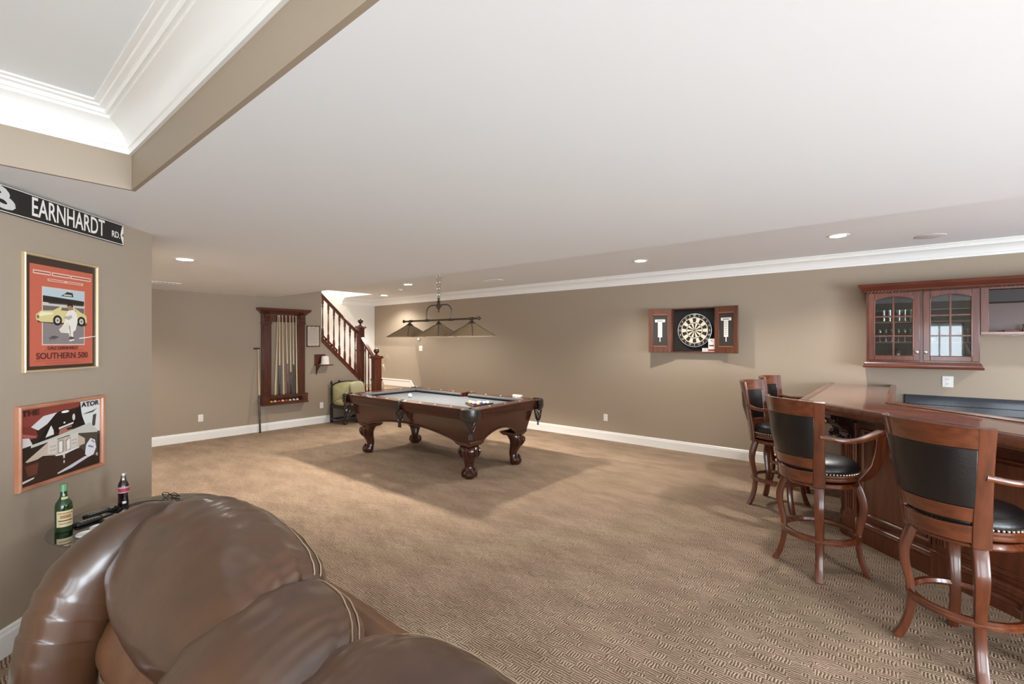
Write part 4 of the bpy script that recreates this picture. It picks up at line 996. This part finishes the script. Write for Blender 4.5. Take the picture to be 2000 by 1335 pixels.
dup(s0, (-.945, 6.13, .002), -97, 'farthest bar stool, mostly hidden behind the side-on one')
# ------------------------------------------------------------------ leather sofa in the foreground (faces -y)
SO = Vector((-1.15, .35, 0))
t = thing('leather_sofa', 'brown leather reclining sofa with plump pillow backs in the foreground', 'sofa', SO)
def noise2(x, y, s=0):
    return (sin(x*3.1+s)*cos(y*2.7+s*1.7)+.5*sin(x*7.3+y*5.1+s*2.3)+.3*sin(x*13.7-y*11.3+s))/1.8
def pillow(name, x0, x1, prof, mat, parent, seed=0, nu=60, p=2.6, sink=.55, wr=.006, seam=None):
    """a stuffed cushion: a closed profile in (y, z) that swells between pinched ends"""
    P = smooth_path([(0, y, z) for y, z in prof], 6); n = len(P)
    cy = sum(q.y for q in P)/n; cz = sum(q.z for q in P)/n
    R = []
    for i in range(nu+1):
        a = -1+2*i/nu; u = sin(a*pi/2); k = (1-min(1, abs(u))**p)**(1/p); s = sink+(1-sink)*k
        x = (x0+x1)/2+(x1-x0)/2*u; ring = []
        for j, q in enumerate(P):
            dy, dz = q.y-cy, q.z-cz; L = hypot(dy, dz)
            pinch = max(0, abs(u)-.5)/.5
            fold = wr*(noise2(x*6, j*.3, seed)*.5+pinch*1.5*sin(j*.95+seed+2.2*sin(j*.31+seed)))
            fold += wr*.5*(1-.75*(abs(j-10) < 2))*sin(a*34+seed*3+2.5*sin(a*8+seed)+j*.12)*math.exp(-((j-14)/8)**2)
            if seam and abs(j-seam) < 1: fold -= .003
            f = s+fold/max(L, .08)
            ring.append(Vector((x, cy+dy*f, cz+dz*f))-SO)
        R.append(ring)
    o = B().rings(R).build(name, mat, parent, smooth=180, subsurf=1)
    return o, R, Vector((0, cy, cz))-SO
# profile of a back pillow: back seam, over the top, forward bulge, tuck
def backprof(top, fwd, yb=.67):
    return [(yb, top-.16), (yb+.005, top-.07), (yb-.045, top-.012), (yb-.13, top), (yb-.235, top-.035), (yb-.32-fwd*.5, top-.115), (yb-.355-fwd, top-.21), (yb-.335-fwd, top-.30), (yb-.27-fwd*.5, top-.36), (yb-.16, top-.37), (yb-.06, top-.33), (yb, top-.24)]
def lumbar(top, yb=.60):
    return [(yb, top), (yb-.10, top+.02), (yb-.21, top-.01), (yb-.28, top-.08), (yb-.295, top-.18), (yb-.22, top-.29), (yb-.05, top-.31), (yb, top-.20)]
secs = [(-1.965, -1.115, 1.115, .03, .67), (-1.265, -.87, 1.05, .045, .628), (-.855, -.25, 1.088, .04, .628)]
THREAD = pbr('cream_thread', '#b09a80', rough=.8)
for k, (x0, x1, top, fwd, yb) in enumerate(secs):
    bp, R, ctr = pillow('back_pillow', x0, x1, backprof(top, fwd, yb), LEATHER, t, seed=k*2.1+.4, sink=.42 if k else .55, p=2.1, seam=10)
    pillow('lumbar_pillow', -2.20 if k == 0 else x0+.02, x1-.02, lumbar(top-.33), LEATHER2, t, seed=k+5, sink=.86, p=5, wr=.004)
    # double stitching along the top seam
    st = B()
    for j in (9, 11):
        pts = []
        for ring in R[4:-4]:
            c = Vector((ring[j].x, ctr.y, ctr.z)); pts.append(ring[j]+(ring[j]-c).normalized()*.0012)
        st.tube(pts, .0017, 5)
    st.build('stitching', THREAD, bp)
# wing at the left end that rolls down towards the front
def roll(name, path, rad, flat, mat, seed, wr=.004, up=(1, 0, 0)):
    P = smooth_path(path, 8); r = lerp_list(rad, 8); b = B(); b.tube([q-SO for q in P], r, 22, flat=flat, up=up, power=2.3)
    for i, v in enumerate(b.bm.verts):
        j = i//22; k = i % 22; v.co += Vector((0, 0, 1))*wr*(sin(j*1.15+seed+1.3*sin(k*.6))*(.25+1.3*math.exp(-((j-46)/10)**2)))
    return b.build(name, mat, t, smooth=180, subsurf=1)
roll('wing', [(-2.03, .57, .90), (-2.025, .54, .945), (-2.005, .475, .975), (-2.0, .388, .945), (-2.0, .304, .875), (-2.0, .268, .81), (-2.0, .24, .727), (-2.0, .222, .644), (-2.0, .222, .55), (-2.0, .24, .40)], [.05, .07, .085, .098, .102, .104, .102, .098, .094, .085], (.95, 1.05), LEATHER, 1.0, wr=.008)
# arms, seats, frame
b = B(); softbox(b, -2.11-SO.x, -1.90-SO.x, -.42-SO.y, .30-SO.y, .10, .56, .03, p=3.5, n=18); b.build('arm', LEATHER, t, smooth=180, subsurf=1)
b = B(); softbox(b, -.25-SO.x, -.02-SO.x, -.42-SO.y, .62-SO.y, .10, .60, .03, p=3.5, n=18); b.build('arm', LEATHER, t, smooth=180, subsurf=1)
for k, (x0, x1, top, fwd, yb) in enumerate(secs):
    b = B(); softbox(b, x0-SO.x, x1-SO.x, -.46-SO.y, .42-SO.y, .27, .46, .05, p=4, n=18); b.build('seat_cushion', LEATHER2, t, smooth=180, subsurf=1)
b = B(); R = []
# outer back: upholstered shell with a soft top edge
prof = [(.60, .10), (.60, .86), (.625, .925), (.67, .945), (.715, .925), (.735, .87), (.745, .5), (.745, .10)]
for i in range(25):
    u = -1+2*i/24; x = -1.16+u*.92
    R.append([Vector((x, y+.012*sin(x*9)*(z > .8), z+(.008*sin(x*7+1) if z > .8 else 0)))-SO for y, z in prof])
b.rings(R); b.build('outer_back', LEATHER2, t, smooth=60, bevel=.004)
b = B(); b.box(-2.08-SO.x, -.08-SO.x, -.36-SO.y, .70-SO.y, .04, .28); b.build('base', LEATHER, t, bevel=.02)
for x, y in ((-2.0, -.3), (-2.0, .62), (-.15, -.3), (-.15, .62)): B().lathe([(0, 0), (.022, 0), (.028, .045), (0, .045)], 12, c=(x-SO.x, y-SO.y, 0)).build('foot', BLACK, t)

# ------------------------------------------------------------------ round glass side table and what stands on it
TC = Vector((-3.42, .755, 0)); TR, TZ = .42, .60
t = thing('side_table', 'round glass-topped side table between the sofa and the angled wall', 'table', TC)
B().lathe([(0, -.01), (TR-.004, -.01), (TR, -.006), (TR, -.004), (TR-.004, 0), (0, 0)], 64, c=(0, 0, TZ)).build('table_top', TABLEGLASS, t, smooth=30)
b = B(); b.lathe([(.30, TZ-.03), (.315, TZ-.03), (.315, TZ-.011), (.30, TZ-.011)], 48, loop=True); b.build('top_ring', BLACKWOOD, t, smooth=30)
for k in range(3):
    a = radians(50+120*k); P = smooth_path([(.307*cos(a), .307*sin(a), TZ-.015), (.26*cos(a), .26*sin(a), .42), (.16*cos(a), .16*sin(a), .25), (.20*cos(a), .20*sin(a), .12), (.30*cos(a), .30*sin(a), .0)], 5)
    B().tube(P, .016, 10).build('leg', BLACKWOOD, t)
B().lathe([(0, .24), (.19, .24), (.19, .258), (0, .258)], 40).build('lower_shelf', BLACKWOOD, t, bevel=.003)
TZ += .0008
GREENG = real_glass('green_bottle_glass', '#2f6b2c'); 
def bottle(name, label, cat, loc, rot, parts):
    t = thing(name, label, cat, loc, rot)
    for nm, prof, m, sm in parts: B().lathe(prof, 26).build(nm, m, t, smooth=sm)
    return t
# the whiskey bottle
t = bottle('whiskey_bottle', 'green glass whiskey bottle with a cream label on the side table', 'bottle', (-3.49, .415, TZ), 26,
    [('glass', [(0, 0), (.034, 0), (.037, .004), (.037, .135), (.033, .155), (.02, .175), (.0145, .19), (.0135, .235), (.0155, .236), (.0155, .244), (0, .244)], pbr('dark_green_glass', '#1d3d1a', rough=.06, coat=.7), 40),
     ('cap', [(.0135, .215), (.0165, .215), (.0165, .252), (0, .253)], pbr('green_cap', '#7fae86', rough=.3, metal=.3), 40)])
def wrap_label(parent, r, z0, z1, a0, a1, m, name='label'):
    b = B(); n = 14; R = []
    for i in range(n+1):
        a = radians(a0+(a1-a0)*i/n); R.append([Vector((q*cos(a), q*sin(a), z)) for q, z in ((r, z0), (r+.0006, z0), (r+.0006, z1), (r, z1))])
    return b.rings(R).build(name, m, parent, smooth=60)
wl = wrap_label(t, .0372, .03, .115, -80, 40, flat('#e4d3ae'))
for z0, z1, a0, a1, c in ((.10, .104, -70, 30, '#8c6a3c'), (.075, .092, -55, 15, '#b08a4e'), (.06, .066, -65, 25, '#6b4a30'), (.045, .049, -60, 20, '#8c6a3c')):
    wrap_label(wl, .0379, z0, z1, a0, a1, flat(c), 'label_print')
wrap_label(t, .0205, .172, .186, -60, 20, flat('#c9d3a0'), 'neck_label')
# the cola bottle
t = bottle('cola_bottle', 'small contoured cola bottle with a red and white label on the side table', 'bottle', (-3.735, .715, TZ), 20,
    [('glass', [(0, 0), (.026, 0), (.0285, .005), (.0275, .02), (.026, .05), (.0275, .075), (.0295, .10), (.029, .12), (.024, .142), (.0165, .158)], pbr('cola_liquid', '#1c0c0c', rough=.06, coat=.8), 50),
     ('neck', [(.0165, .158), (.0135, .172), (.0125, .19), (.0135, .192), (.0135, .196), (0, .196)], CLEAR, 50), ('cap', [(.0125, .192), (.015, .192), (.0145, .203), (0, .204)], pbr('tin_cap', '#cfc6c2', rough=.3, metal=.7), 40)])
cl = wrap_label(t, .0291, .085, .122, -100, 70, flat('#c9a5b4'))
wrap_label(cl, .0301, .092, .113, -85, 50, flat('#b23a44'), 'label_print')
wrap_label(t, .0275, .02, .034, -40, 0, flat('#e8e4e4'), 'lower_print')
# remotes
def remote(label, loc, rot, L=.17, w=.042, c=BLACK):
    t = thing('remote_control', label, 'remote', loc, rot)
    b = B(); b.box(-L/2, L/2, -w/2, w/2, 0, .018); b.build('body', c, t, bevel=.006)
    k = B(); 
    for i in range(6):
        for j in range(3): k.box(-L*.36+i*L*.09, -L*.36+i*L*.09+.007, -w*.3+j*w*.24, -w*.3+j*w*.24+.006, .018, .0205)
    o = k.build('keypad', flat('#a9a6a2'), t, smooth=0); o['kind'] = 'stuff'
    B().lathe([(0, .018), (.014, .018), (.014, .021), (.007, .021), (0, .0195)], 16, c=(L*.3, 0, 0)).build('dial', NICKEL, t)
    return t
remote('black remote control lying nearest the wall on the side table', (-3.66, .60, TZ), 118, .19)
remote('silver-edged black remote beside the whiskey bottle', (-3.545, .545, TZ), 112, .18, .046, pbr('charcoal_plastic', '#2e2b29', rough=.3))
remote('slim black remote in the middle of the side table', (-3.50, .63, TZ), 124, .16, .036)
def ring_dish(label, loc, r):
    b = B(); b.tube([(r*cos(a), r*sin(a), .007) for a in [2*pi*i/28 for i in range(28)]], .006, 8, closed=True); b.lathe([(0, .0), (r, .0), (r, .003), (0, .003)], 28)
    return tag(b.build('glass_coaster', pbr('frosted_coaster', '#e9ebea', rough=.2, coat=.4), None, loc=loc), label, 'coaster')
ring_dish('clear rimmed coaster nearest the sofa on the side table', (-3.315, .485, TZ), .042)
ring_dish('clear rimmed coaster behind the nearer one on the side table', (-3.39, .545, TZ), .036)
b = B(); P = smooth_path([(-3.62, .66, .004), (-3.68, .70, .004), (-3.72, .80, .004), (-3.65, .90, .004), (-3.52, .93, .004), (-3.45, .86, .004), (-3.5, .76, .004), (-3.58, .74, .004)], 8); b.tube([q+Vector((0, 0, TZ)) for q in P], .003, 6)
tag(b.build('charging_cable', BLACK, None), 'thin black cable curling across the side table top', 'cable')
t = thing('reading_glasses', 'folded dark glasses at the far edge of the side table', 'glasses', (-3.69, .945, TZ), 30)
b = B()
for s in (-1, 1): b.tube([(s*.033+.024*cos(a), .004*sin(2*a), .018+.016*sin(a)) for a in [2*pi*i/20 for i in range(20)]], .0025, 6, closed=True)
b.tube([(-.01, 0, .022), (0, .002, .025), (.01, 0, .022)], .0025, 6); b.build('rim', BLACK, t)
for s in (-1, 1): B().tube([(s*.057, .0, .02), (s*.055, .02, .012), (-s*.05, .03+.006*s, .006)], .0025, 6).build('temple', BLACK, t)
# ------------------------------------------------------------------ things on the angled wall (local x to the right along the wall, -y out)
def dpt(s): return (DGC/2-s*.707107, DGC/2+s*.707107)
def dthing(name, label, cat, s, z): 
    p = dpt(s); return thing(name, label, cat, (p[0], p[1], z), 135)
t = dthing('street_sign', 'black street name sign with white lettering high on the angled wall', 'sign', 2.86, 2.357)
SIGN = pbr('sign_black', '#1f1b19', rough=.3); SW_ = pbr('sign_white', '#ece8e0', rough=.4)
x0, x1 = -.56, .638
B().box(x0, x1, -.012, -.002, -.072, .072).build('plate', SIGN, t, bevel=.002)
b = B(); b.sweep([(x0+.004, -.068), (x1-.004, -.068), (x1-.004, .068), (x0+.004, .068)], [(0, -.001), (0, .0007), (.004, .0007), (.004, -.001)], closed=True, M=Matrix(((1, 0, 0, 0), (0, 0, -1, -.0122), (0, 1, 0, 0), (0, 0, 0, 1))))
# white notched panel with a dark wedge at the right end
b.prism([(x1-.004, .066), (x1-.014, .058), (x1-.026, .02), (x1-.030, -.004), (x1-.024, -.028), (x1-.010, -.058), (x1-.004, -.066)], -.0130, -.0121, 'y')
b.build('border', SW_, t, smooth=0)
B().prism([(x1-.006, -.014), (x1-.018, -.004), (x1-.006, .012)], -.0135, -.0129, 'y').build('wedge', SIGN, t, smooth=0)
lettering('lettering', [('EARNHARDT', .205, 0.0, -.0125, .148, .60, 'CENTER')], SW_, t, .008)
lettering('lettering', [('RD.', .565, -.012, -.0125, .058, .85, 'CENTER')], SW_, t, .012)
lettering('numeral', [('3', -.185, 0.0, -.0125, .155, 1.7, 'CENTER', -.35)], pbr('sign_silver', '#cfcdc8', rough=.4), t, .035)

def framed(name, label, s0, s1, z0, z1, fw, fd, fmat, M_=None):
    t = dthing(name, label, 'framed picture', (s0+s1)/2, (z0+z1)/2); w, h = s1-s0, z1-z0
    b = B(); M = Matrix(((1, 0, 0, 0), (0, 0, -1, 0), (0, 1, 0, 0), (0, 0, 0, 1)))
    b.sweep([(-w/2, -h/2), (w/2, -h/2), (w/2, h/2), (-w/2, h/2)], [(0, .001), (0, fd*.8), (fw*.3, fd), (fw*.75, fd*.9), (fw, fd*.6), (fw, .001)], closed=True, M=M)
    b.build('frame', fmat, t, smooth=25)
    return t, w-2*fw, h-2*fw
class Print:
    """one printed sheet: coloured shapes in thin layers, u and v from 0 to 1 across the sheet"""
    def __init__(s, w, h, y): s.b = B(); s.w, s.h, s.y, s.n = w, h, y, 0
    def p(s, c, pts, rough=.35):
        s.n += 1; y = s.y-.00009*s.n; s.b.use(flat(c, rough)); s.b.prism([((u-.5)*s.w, (v-.5)*s.h) for u, v in pts], y, s.y+.0006, 'y'); return s
    def top(s): return s.y-.00009*(s.n+1)-.0004
    def done(s, t): return s.b.build('print', None, t, smooth=0)
GOLD = pbr('gold_frame', '#d9c09a', rough=.35, metal=.35, coat=.3)
t, w, h = framed('framed_poster', 'tall orange racing poster in a thin gold frame on the angled wall', 2.759, 3.268, 1.454, 2.106, .013, .022, GOLD)
P = Print(w, h, -.006)
P.p('#3f3128', rect(0, 1, 0, 1)).p('#c46650', rect(.06, .955, .03, .935))
P.p('#e2b9a8', rect(.10, .33, .85, .885)).p('#e2b9a8', rect(.345, .60, .85, .885)).p('#e2b9a8', rect(.61, .925, .85, .885))
P.p('#8f4a3c', rect(.115, .32, .862, .873)).p('#8f4a3c', rect(.36, .59, .862, .873)).p('#8f4a3c', rect(.625, .91, .862, .873))
P.p('#e2b9a8', rect(.29, .80, .80, .822)).p('#a85a49', rect(.30, .52, .807, .815)).p('#a85a49', rect(.56, .78, .807, .815))
P.p('#d9c2b4', rect(.215, .825, .215, .745)).p('#b9c8cc', rect(.225, .815, .60, .737)).p('#8a807f', rect(.225, .815, .225, .60))
P.p('#2c2522', [(.225, .605), (.815, .60), (.815, .645), (.225, .665)]).p('#cbc5bd', rect(.225, .815, .575, .603)).p('#6f6862', rect(.225, .815, .53, .575))
P.p('#3b332e', [(.47, .675), (.65, .675), (.64, .715), (.56, .72)]).p('#c9c4bd', [(.50, .682), (.63, .682), (.62, .695), (.52, .695)])
P.p('#57504b', rect(.3, .8, .595, .605))
# yellow and pale race car
P.p('#4a4038', [(.16, .42), (.84, .40), (.86, .425), (.16, .44)])
P.p('#d8c98f', [(.14, .445), (.14, .49), (.2, .525), (.36, .535), (.46, .575), (.66, .575), (.76, .535), (.85, .505), (.86, .44), (.78, .425), (.20, .425)])
P.p('#6a6661', [(.47, .54), (.48, .568), (.63, .568), (.70, .54)]).p('#efe6c0', [(.15, .47), (.36, .50), (.36, .515), (.2, .515)])
P.p('#7d735d', rect(.145, .175, .455, .485))
for cx in (.42, .77): P.p('#27211e', ell(cx, .445, .062, .048, 20)).p('#cbc6bd', ell(cx, .445, .034, .028, 16)).p('#6b655e', ell(cx, .445, .014, .011, 12))
# crouching figure in pale overalls
P.p('#e9e4d8', [(.46, .36), (.50, .33), (.62, .33), (.68, .36), (.71, .44), (.70, .51), (.66, .555), (.58, .55), (.54, .50), (.52, .43)])
P.p('#ded8ca', [(.44, .36), (.47, .33), (.56, .34), (.6, .40), (.56, .43), (.5, .40)]).p('#e9e4d8', [(.57, .36), (.60, .28), (.645, .28), (.64, .38)])
P.p('#57504a', [(.58, .275), (.65, .275), (.66, .29), (.6, .30)]).p('#efeade', [(.59, .25), (.66, .262), (.655, .272), (.59, .262)])
P.p('#a97c62', ell(.595, .575, .036, .03, 16)).p('#2a211c', [(.555, .585), (.57, .615), (.62, .615), (.64, .59), (.635, .57), (.61, .592)])
P.p('#b5ada0', [(.50, .47), (.58, .455), (.63, .48), (.62, .50), (.52, .485)]).p('#6e675f', [(.60, .30), (.607, .30), (.592, .40), (.582, .40)])
P.p('#6f6a70', [(.3, .28), (.34, .30), (.31, .25), (.38, .30), (.36, .26), (.44, .29), (.36, .285), (.30, .27)])
P.p('#f1ece4', [(.74, .275), (1.0, .30), (1.0, .306), (.74, .285)])
P.p('#a0564a', rect(.25, .80, .168, .171)).p('#a0564a', rect(.13, .58, .072, .076)).p('#a0564a', rect(.63, .84, .085, .089)).p('#a0564a', rect(.26, .75, .048, .052))
pr = P.done(t); yy = P.top()
INKB = flat('#5a2a2a'); lettering('poster_text', [('DALE EARNHARDT', .0, -.312*h, yy, .027, .92, 'CENTER'), ('SOUTHERN 500', .0, -.385*h, yy, .050, 1.02, 'CENTER')], INKB, t, .01)
OAK = pbr('orange_oak_frame', '#c4896a', color2='#b3765a', rough=.35, coat=.3)
t, w, h = framed('framed_photo', 'wide framed photo of a helmeted race driver below the orange poster', 2.719, 3.311, .818, 1.275, .022, .03, OAK)
P = Print(w, h, -.008)
P.p('#2a1d18', rect(0, 1, 0, 1)).p('#8d4038', [(0, .72), (0, 1), (.72, 1), (.70, .93), (.4, .88), (.2, .78)])
P.p('#7a352f', [(0, .55), (0, .78), (.16, .78), (.2, .62)]).p('#d9d7d5', [(.12, .76), (.26, .88), (.42, .90), (.30, .76), (.20, .70)]).p('#dcd4cf', [(0, .50), (0, .64), (.10, .62), (.14, .52)])
P.p('#b6605a', [(0, .66), (.18, .60), (.18, .63), (0, .70)])
P.p('#dfe0df', [(.72, 1), (1, 1), (1, .45), (.92, .50), (.80, .62), (.74, .80)]).p('#4b4d4a', [(.88, .58), (.93, .60), (.95, .78), (.90, .77)]).p('#565955', [(.75, .80), (.9, .81), (.96, .86), (.9, .84), (.8, .82)])
P.p('#6e6a66', [(.80, .90), (.86, .92), (.90, .90), (.86, .91)])
P.p('#1a1311', [(.18, .52), (.30, .70), (.42, .88), (.46, .90), (.36, .72), (.26, .52)]).p('#191212', [(.66, .90), (.72, .92), (.76, .70), (.70, .62)])
P.p('#e7e2dc', [(.28, .58), (.34, .72), (.37, .74), (.38, .60)])
P.p('#1d1413', ell(.515, .755, .165, .165, 28)).p('#e4dfd8', [(.44, .655), (.62, .695), (.63, .72), (.6, .715), (.44, .68)]).p('#f3efe9', ell(.52, .89, .05, .018, 16)).p('#d8d2cb', ell(.63, .79, .018, .05, 12)).p('#efebe6', ell(.51, .735, .014, .012, 12))
P.p('#a9745f', [(.44, .55), (.45, .65), (.60, .68), (.62, .58), (.54, .54)]).p('#241a17', [(.53, .645), (.62, .66), (.61, .625), (.55, .62)]).p('#5b3b30', [(.47, .58), (.6, .585), (.58, .565), (.5, .56)])
P.p('#50483c', [(.66, .58), (1, .50), (1, .10), (.7, .25), (.6, .45)])
P.p('#c9c8be', [(.12, .52), (.45, .575), (.85, .66), (.96, .53), (.96, .49), (.62, .55), (.30, .51), (.12, .485)])
P.p('#cdb9a6', [(.06, .32), (.30, .50), (.46, .52), (.66, .54), (.78, .44), (.78, .36), (.62, .33), (.42, .30), (.25, .34), (.1, .28)])
P.p('#d9d0c5', [(.30, .35), (.31, .535), (.42, .54), (.41, .32)]).p('#d9d0c5', [(.58, .33), (.58, .545), (.69, .56), (.68, .36)])
P.p('#a39a90', [(.43, .30), (.43, .50), (.5, .50), (.5, .30)]).p('#a39a90', [(.53, .30), (.52, .48), (.585, .52), (.59, .33)]).p('#f0ebe4', [(.44, .33), (.44, .48), (.48, .48), (.48, .33)]).p('#f0ebe4', [(.54, .33), (.535, .46), (.575, .50), (.58, .35)])
P.p('#bfae9d', rect(.33, .405, .38, .395)).p('#bfae9d', rect(.33, .405, .43, .445)).p('#bfae9d', rect(.60, .67, .40, .415)).p('#bfae9d', rect(.60, .67, .45, .465))
P.p('#3a241c', [(0, .30), (.28, .32), (.48, .27), (.72, .31), (.82, .2), (.78, .08), (.3, -.0), (0, 0)]).p('#6b3a2c', [(.05, .26), (.2, .27), (.18, .12), (.08, .12)])
P.p('#e9e5e1', [(.40, .305), (.70, .345), (.70, .325), (.50, .28), (.40, .29)]).p('#ded5cf', [(.488, .30), (.512, .30), (.508, .16), (.494, .16)]).p('#2b1b16', rect(.485, .515, .20, .23))
P.p('#e8e6ea', [(.78, .20), (.80, .34), (.86, .42), (.92, .38), (.94, .26), (.90, .16), (.82, .14)]).p('#8d8996', [(.82, .30), (.9, .26), (.9, .285), (.83, .325)]).p('#a5a1ac', [(.86, .38), (.91, .33), (.92, .35), (.88, .395)])
P.p('#d8d3dc', [(.42, .05), (.78, .17), (.84, .15), (.6, .06), (.42, .03)]).p('#e5e0da', [(.02, .04), (.14, .07), (.15, .09), (.02, .07)]).p('#d9d4cc', ell(.955, .15, .014, .022, 12)).p('#2a221f', ell(.955, .15, .007, .011, 10))
P.p('#2a221f', [(.965, .12), (.985, .12), (.985, .46), (.965, .46)])
pr = P.done(t); yy = P.top()
for it in (('THE', -.39*w, .445*h, yy, .042, 1.35, 'CENTER'), ('ATOR', .352*w, .445*h, yy, .040, 1.25, 'CENTER')): lettering('poster_text', [it], flat('#3a1c1a'), t, .03)
# ------------------------------------------------------------------ recessed ceiling lights and ceiling fittings
LENS = glow('lit_lens', (1.0, .95, .87), 30)
def can(x, y, z, label, watt=CAN_WATT, first=[None]):
    t = thing('recessed_light', label, 'ceiling light', (x, y, z), 0, None)
    B().lathe([(.070, -.006), (.092, -.006), (.098, 0), (.07, 0)], 28, loop=True).build('trim_ring', TRIM, t)
    B().lathe([(0, -.004), (.070, -.004), (.070, -.001), (0, -.001)], 28).build('lens', LENS, t)
    ld = bpy.data.lights.new('can_light', 'SPOT'); ld.energy = watt; ld.color = (1.0, .95, .88); ld.spot_size = radians(140); ld.spot_blend = .6; ld.shadow_soft_size = .06
    lo = bpy.data.objects.new('can_light', ld); COL.objects.link(lo); lo.parent = t; lo.location = (0, 0, -.012)
can(-5.455, 1.521, ZL, 'lit recessed light in the low ceiling nearest the angled poster wall')
can(-6.99, 5.448, ZU, 'lit recessed light in the ceiling between billiard light and stairs')
can(-9.05, 6.38, ZU, 'lit recessed light over the stair landing in the far corner', CAN_WATT*.9)
can(-2.624, 5.802, ZU, 'lit recessed light in the ceiling in front of the dartboard')
can(-.486, 5.689, ZU, 'lit recessed light in the ceiling above the end of the bar')
can(2.0, 5.69, ZU, 'lit recessed light over the bar sink out of frame')  # added lamp, never in view, for more light at the bar end
can(2.9, 1.9, ZL, 'lit recessed light in the low ceiling behind the bar stools out of frame')  # another added lamp out of view, general fill for the room
can(-7.3, 1.45, ZL, 'lit recessed light in the hall recess behind the angled wall out of frame', CAN_WATT*1.1)  # added where the angled wall hides it, lifts the dark cue wall side
can(-9.7, 4.2, 5.1, 'lit recessed light high above the stairs out of frame', CAN_WATT*5)  # added strong lamp, unseen, lightens the dark stairwell header and walls
# speaker, detector, vents
tag(B().lathe([(0, -.006), (.11, -.006), (.12, -.003), (.122, 0), (0, 0)], 32).build('ceiling_speaker', pbr('speaker_grille', '#dcdad6', rough=.6), None, loc=(.225, 6.30, ZU-.001)), 'round flush speaker grille in the ceiling above the wall cabinets', 'speaker')
tag(B().lathe([(0, -.03), (.035, -.028), (.045, -.01), (.05, 0), (0, 0)], 20).build('smoke_detector', TRIM, None, loc=(-7.75, 5.85, ZU-.001)), 'small round white detector on the ceiling beside the stair-side light', 'detector')
def vent(name, x, y, z, sx, sy, label):
    t = thing(name, label, 'vent', (x, y, z-.001))
    b = B(); b.sweep([(-sx/2, -sy/2), (sx/2, -sy/2), (sx/2, sy/2), (-sx/2, sy/2)], [(0, -.008), (.018, -.008), (.018, 0), (0, 0)], closed=True); b.build('frame', TRIM, t)
    g = B().box(-sx/2+.018, sx/2-.018, -sy/2+.018, sy/2-.018, -.002, 0).build('backing', BLACK, t)
    v = B(); n = 7
    for k in range(n):
        yy = -sy/2+.03+(sy-.06)*k/(n-1); v.box(-sx/2+.018, sx/2-.018, yy-.005, yy+.005, -.006, -.001)
    v.build('louvre', TRIM, t, smooth=0)
vent('air_vent', -5.40, 6.02, ZU, .34, .16, 'white louvred air vent in the ceiling beyond the billiard light')
vent('air_vent', -7.80, 1.94, ZL, .16, .34, 'white louvred air vent in the low ceiling by the cue wall')
